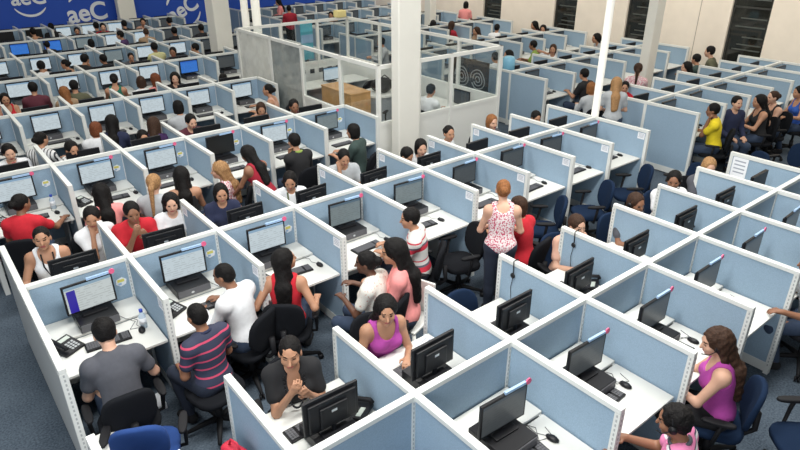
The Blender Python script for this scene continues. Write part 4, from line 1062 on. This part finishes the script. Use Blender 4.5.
r = thing('wall_decals', 'row of small black squares and figures on the inner white office wall', 'decal', (0, 0, 0))
for k in range(7):
    ob('square', MB().box(GX0 + 1.0 + k * .25, GX0 + 1.12 + k * .25, GY1 - .036, GY1 - .026, .80, .90).mesh('square', DKD), r)
for k, (xx, h_) in enumerate(((6.6, .42), (7.35, .35), (8.1, .40))):
    m = MB(); m.tube([(xx, GY1 - .034, .15), (xx + .05, GY1 - .034, .15 + h_ * .5), (xx - .04, GY1 - .034, .15 + h_)], [.05, .07, .03], 6); m.tube([(xx - .12, GY1 - .034, .3), (xx + .14, GY1 - .034, .45)], .03, 6)
    ob('figure', m.mesh('figure', DKD), r)
WOOD = mat('beech_wood', (.60, .34, .14), .45, noise=.12, scale=9)
def cabinet(label, x, y, rz, w, d, h):
    r = thing('wooden_cabinet', label, 'cabinet', (x, y, 0), rz)
    ob('carcass', MB().box(-w / 2, w / 2, -d / 2, d / 2, .04, h - .03).mesh('carcass', WOOD), r)
    ob('top_board', MB().box(-w / 2 - .01, w / 2 + .01, -d / 2 - .01, d / 2 + .01, h - .03, h, 0, b=.004).mesh('top_board', WOOD), r)
    for s in (-1, 1):
        dd = ob('door', MB().box(s * w / 4 - w / 4 + .006, s * w / 4 + w / 4 - .006, d / 2, d / 2 + .015, .06, h - .04).mesh('door', WOOD), r)
        ob('handle', MB().box(s * .03 - .008, s * .03 + .008, d / 2 + .015, d / 2 + .03, .55, .68).mesh('handle', SILV), dd)
    return r
cabinet('light beech wooden cabinet inside the glass office', 6.62, 4.55, PI / 2 + PI, 1.05, .46, 1.12)
def office_desk(label, x, y, rz, w, d):
    r = thing('office_desk', label, 'desk', (x, y, 0), rz)
    ob('desk_top', MB().box(-w / 2, w / 2, -d / 2, d / 2, .72, .75, 0, b=.005).mesh('desk_top', DESK), r)
    for s in (-1, 1): ob('side_panel', MB().box(s * (w / 2 - .03) - .012, s * (w / 2 - .03) + .012, -d / 2 + .03, d / 2 - .03, 0, .72).mesh('side_panel', DESK), r)
    ob('modesty_panel', MB().box(-w / 2 + .05, w / 2 - .05, d / 2 - .06, d / 2 - .04, .1, .72).mesh('modesty_panel', mat('desk_grey', (.34, .36, .38), .6)), r); return r
office_desk('white office desk before the man in white shirt', 8.25, 3.35, -PI / 2, 1.6, .62)
office_desk('white desk at the back of the glass office with a lit monitor', 7.5, 6.55, 0, 1.9, .65)
o = MON[True].put('monitor with pale blue screen at the back of the glass office', (7.55, 6.5, .765), 0); bpy.context.view_layer.update(); set_screen(o, 'lit')
o = MON[True].put('dark monitor on the desk of the man in white shirt', (8.38, 3.0, .765), -PI / 2)
r = thing('reception_counter', 'grey and white rounded counter holding the black backpack', 'counter', (7.55, 4.55, 0))
m = MB(); n = 20
def halfdisc(z0, z1, rr, mi):
    vs = [Vector((rr * math.cos(2 * PI * k / n), rr * .8 * math.sin(2 * PI * k / n), z)) for z in (z0, z1) for k in range(n)]
    m.add(vs, [tuple(range(n))[::-1], tuple(range(n, 2 * n))] + [(k, (k + 1) % n, n + (k + 1) % n, n + k) for k in range(n)], mi)
halfdisc(.0, .86, .42, 0); ob('body', m.mesh('body', mat('counter_grey', (.36, .39, .42), .6)), r)
m = MB(); halfdisc(.86, .90, .48, 0); ob('counter_top', m.mesh('counter_top', DESK), r)
r = thing('backpack', 'black backpack lying on the rounded counter', 'bag', (7.55, 4.55, .90))
ob('bag_body', MB().ell((0, 0, .14), (.27, .20, .15), n=18).mesh('bag_body', BLK2, True), r)
ob('pocket', MB().ell((-.05, -.14, .10), (.14, .09, .09), n=14).mesh('pocket', BLK, True), r)
ob('strap', MB().tube([(.15, -.05, .26), (.05, -.02, .34), (-.08, -.02, .27)], .012, 6).mesh('strap', BLK2), r)
# yellow box on the top rail behind the office, blue water box
p = unp(339, 15, z=1.25)
m = MB().box(-.13, .13, -.1, .1, 0, .16, 0, b=.02)
p = unp(340, 19, y=GY1)
tag(ob('yellow_box', m.mesh('yellow_box', mat('pale_yellow_box', (.80, .68, .30), .6)), None, (float(p[0]), GY1, GH)), 'pale yellow box on the top rail of the rear office wall', 'box')
r = thing('water_cooler', 'water cooler with pale blue bottle beside the right block', 'water cooler', (10.42, 3.62, 0))
ob('cabinet', MB().box(-.15, .15, -.15, .15, 0, 1.0, 0, b=.01).mesh('cabinet', OFW), r)
ob('bottle', MB().tube([(0, 0, 1.0), (0, 0, 1.06), (0, 0, 1.10), (0, 0, 1.38), (0, 0, 1.42)], [.04, .10, .135, .135, .10], 20).mesh('bottle', mat('water_blue', (.22, .50, .68), .25), True), r)
# ------------------------------------------------------------------ empty chairs
for lab, x, y, yaw, cl in (
    ('royal blue office chair standing in the aisle at the bottom left', .40, -1.80, -24, 'royal blue'),
    ('navy office chair at an empty desk, right of the floral blouse woman', 5.80, -1.22, 48, 'navy'),
    ('navy office chair at an empty desk, second right of the floral blouse woman', 6.72, -1.30, 55, 'navy'),
    ('navy office chair at an empty desk beside the tall divider', 7.72, -1.28, 50, 'navy'),
    ('navy office chair pushed out at the bottom right edge', 4.42, -4.98, 48, 'navy'),
    ('navy office chair behind the dividers beneath the floral blouse woman', 3.30, -2.42, 172, 'navy'),
    ('navy office chair in the aisle close to the blonde brown haired woman', 8.35, -1.75, 60, 'navy'),
    ('black office chair beside the chair of the striped polo man', 4.32, -1.18, 75, 'black'),
    ('black office chair left of the seated woman in dark green', 4.25, 2.0, 10, 'black'),
    ('black office chair near the yellow shirt man, close to the aisle', 10.6, -1.45, 20, 'black'),
    ('black office chair right of the yellow shirt man', 11.5, -1.62, 60, 'black'),
    ('navy office chair close to the big printed notice', 9.6, -2.1, 60, 'navy'),
    ('navy office chair between the notice and the women at right', 10.5, -2.4, 70, 'navy'),
    ('black office chair behind the pink ponytailed woman', 11.9, 1.25, -60, 'black'),
    ('black office chair at the right edge by the aisle', 6.9, -4.9, 20, 'black')):
    chair(lab, x, y, yaw, cl, cl == 'royal blue')
# white plastic stool
r = thing('plastic_chair', 'white plastic chair in the aisle behind the woman in salmon pink shirt', 'chair', (float(unp(408, 318, z=.43)[0]), float(unp(408, 318, z=.43)[1]), 0), 1.9)
ob('seat', MB().box(-.2, .2, -.2, .2, .40, .43, 0, b=.01).mesh('seat', OFW), r)
for sx in (-1, 1):
    for sy in (-1, 1): ob('leg', MB().tube([(sx * .18, sy * .18, .40), (sx * .22, sy * .22, 0)], .02, 8).mesh('leg', OFW, True), r)
ob('backrest', MB().box(-.2, .2, -.22, -.195, .43, .80, 0, b=.01).mesh('backrest', OFW), r)
# ------------------------------------------------------------------ small things
def bottle(label, x, y):
    r = thing('water_bottle', label, 'bottle', (x, y, .741))
    ob('bottle_body', MB().tube([(0, 0, 0), (0, 0, .13), (0, 0, .155), (0, 0, .17)], [.032, .032, .016, .014], 14).mesh('bottle_body', mat('clear_plastic', (.55, .65, .75), .2), True), r)
    ob('cap', MB().tube([(0, 0, .17), (0, 0, .195)], .017, 12).mesh('cap', mat('blue_cap', (.02, .06, .45), .4), True), r)
    ob('label_band', MB().tube([(0, 0, .05), (0, 0, .11)], .0328, 14).mesh('label_band', PAPER, True), r)
bottle('plastic bottle with blue cap on the desk of the grey T-shirt man', .82, -.60)
bottle('plastic bottle beside the woman in red T-shirt, third row', .80, 2.82)
def papers(label, x, y, z, rz, w_=.21, d_=.30):
    r = thing('paper_sheet', label, 'paper', (x, y, z), rz)
    ob('sheet', MB().box(-w_ / 2, w_ / 2, -d_ / 2, d_ / 2, 0, .003).mesh('sheet', PAPER), r)
    m = MB()
    for k in range(6): m.box(-w_ * .36, w_ * .30, d_ * (.36 - .13 * k), d_ * (.38 - .13 * k), .003, .0035)
    ob('print', m.mesh('print', INK), r)
papers('paper sheets beside the keyboard of the empty desk, second row', 4.98, -.78, .742, .5)
papers('paper on the desk left of the magenta top woman', 2.72, -2.50, .742, .3)
papers('sheet leaning under the front row monitor, by its stand', 2.62, -3.12, .7615, .2, .15, .12)
papers('sheet by the second front row monitor', 3.60, -3.10, .7615, .2, .12, .10)
def headset(label, x, y, side):
    r = thing('hanging_headset', label, 'headset', (x, y, 1.2))
    m = MB().tube([(-.036, 0, -.12), (-.036, .005, .0), (-.03, .01, .012), (.03, .01, .012), (.036, .012, 0), (.036, .02, -.03)], .005, 6)
    ob('headband', m.mesh('headband', BLK, True), r)
    ob('ear_cushion', MB().ell((-.042, 0, -.14), (.014, .028, .028), n=12).mesh('ear_cushion', BLK, True), r)
    ob('cord', MB().tube([(-.036, 0, -.16), (-.034, .02, -.28), (-.034, .0, -.44)], .003, 5).mesh('cord', BLK, True), r)
headset('black headset hanging over the divider beside the empty front row desk', 3.8, -2.47, 1)
headset('black headset hanging over the divider near the child-faced agent', 4.77, -2.45, 1)
# red object and cables on the bottom-left front row desk
r = thing('red_bag', 'red bag on the desk corner at the bottom edge', 'bag', (.78, -2.62, .741), .3)
ob('bag_body', MB().box(-.05, .05, -.11, .11, 0, .13, 0, b=.03).mesh('bag_body', mat('red_bag', (.55, .02, .05), .6), True), r)
ob('handle', MB().tube([(0, -.06, .12), (0, -.03, .19), (0, .03, .19), (0, .06, .12)], .008, 6).mesh('handle', mat('red_bag', (.55, .02, .05), .6), True), r)
tag(ob('headset', MB().tube([(.60 + .06 * math.cos(a), -2.50 + .07 * math.sin(a), .75) for a in np.linspace(-.8, 3.6, 14)], .008, 6).mesh('headset', BLK, True)), 'black headset lying on the bottom left desk', 'headset')
papers('paper with yellow note on the bottom left desk', .42, -2.42, .742, .1)
r = thing('pedestal_box', 'white storage box on the floor inside the long end divider', 'box', (.13, -1.72, 0))
ob('box_body', MB().box(-.08, .10, -.22, .16, 0, .55).mesh('box_body', OFW), r)
ob('lid', MB().box(-.09, .11, -.23, .17, .55, .58, 0, b=.004).mesh('lid', OFW), r)
# crumpled bag by it
tag(ob('floor_box', MB().box(.62, .80, -.92, -.72, 0, .06, 0, b=.004).mesh('floor_box', PAPER)), 'small white carton on the floor under the leftmost desk', 'box')
# desk cables
k = 0
for c in CELLS:
    if c['side'] < 0 and c['dist'] < 7 and c['bi'] == 0:
        a = [P2(c, .17, .30, .80), P2(c, .24, .40, .765), P2(c, .30, .46, .745), P2(c, .22, .56, .744), P2(c, .33, .60, .744), P2(c, .36, .50, .744)]
        tag(ob('desk_cable', MB().tube(a, .003, 5).mesh('desk_cable', GRY)), 'thin dark cable on the desk, ' + c['where'], 'cable', 'cables on the desks')

# stool of the striped polo man
q = [o for o in bpy.data.objects if o.get('label', '').startswith('man in navy and pink striped polo')][0].location
r = thing('swivel_stool', 'black swivel stool under the man in navy and pink stripes', 'stool', (q.x, q.y, 0), .2)
pp_ = chair_parts(CFAB)
for n_ in ('seat', 'gas_column', 'star_base'):
    m_, mt_ = pp_[n_]; ob(n_, m_.mesh(n_, mt_, True), r)

chair('black office chair inside the glass office beside the rounded counter', 7.35, 3.75, 120)
chair('black office chair inside the glass office near the lit monitor', 7.9, 5.75, 10)
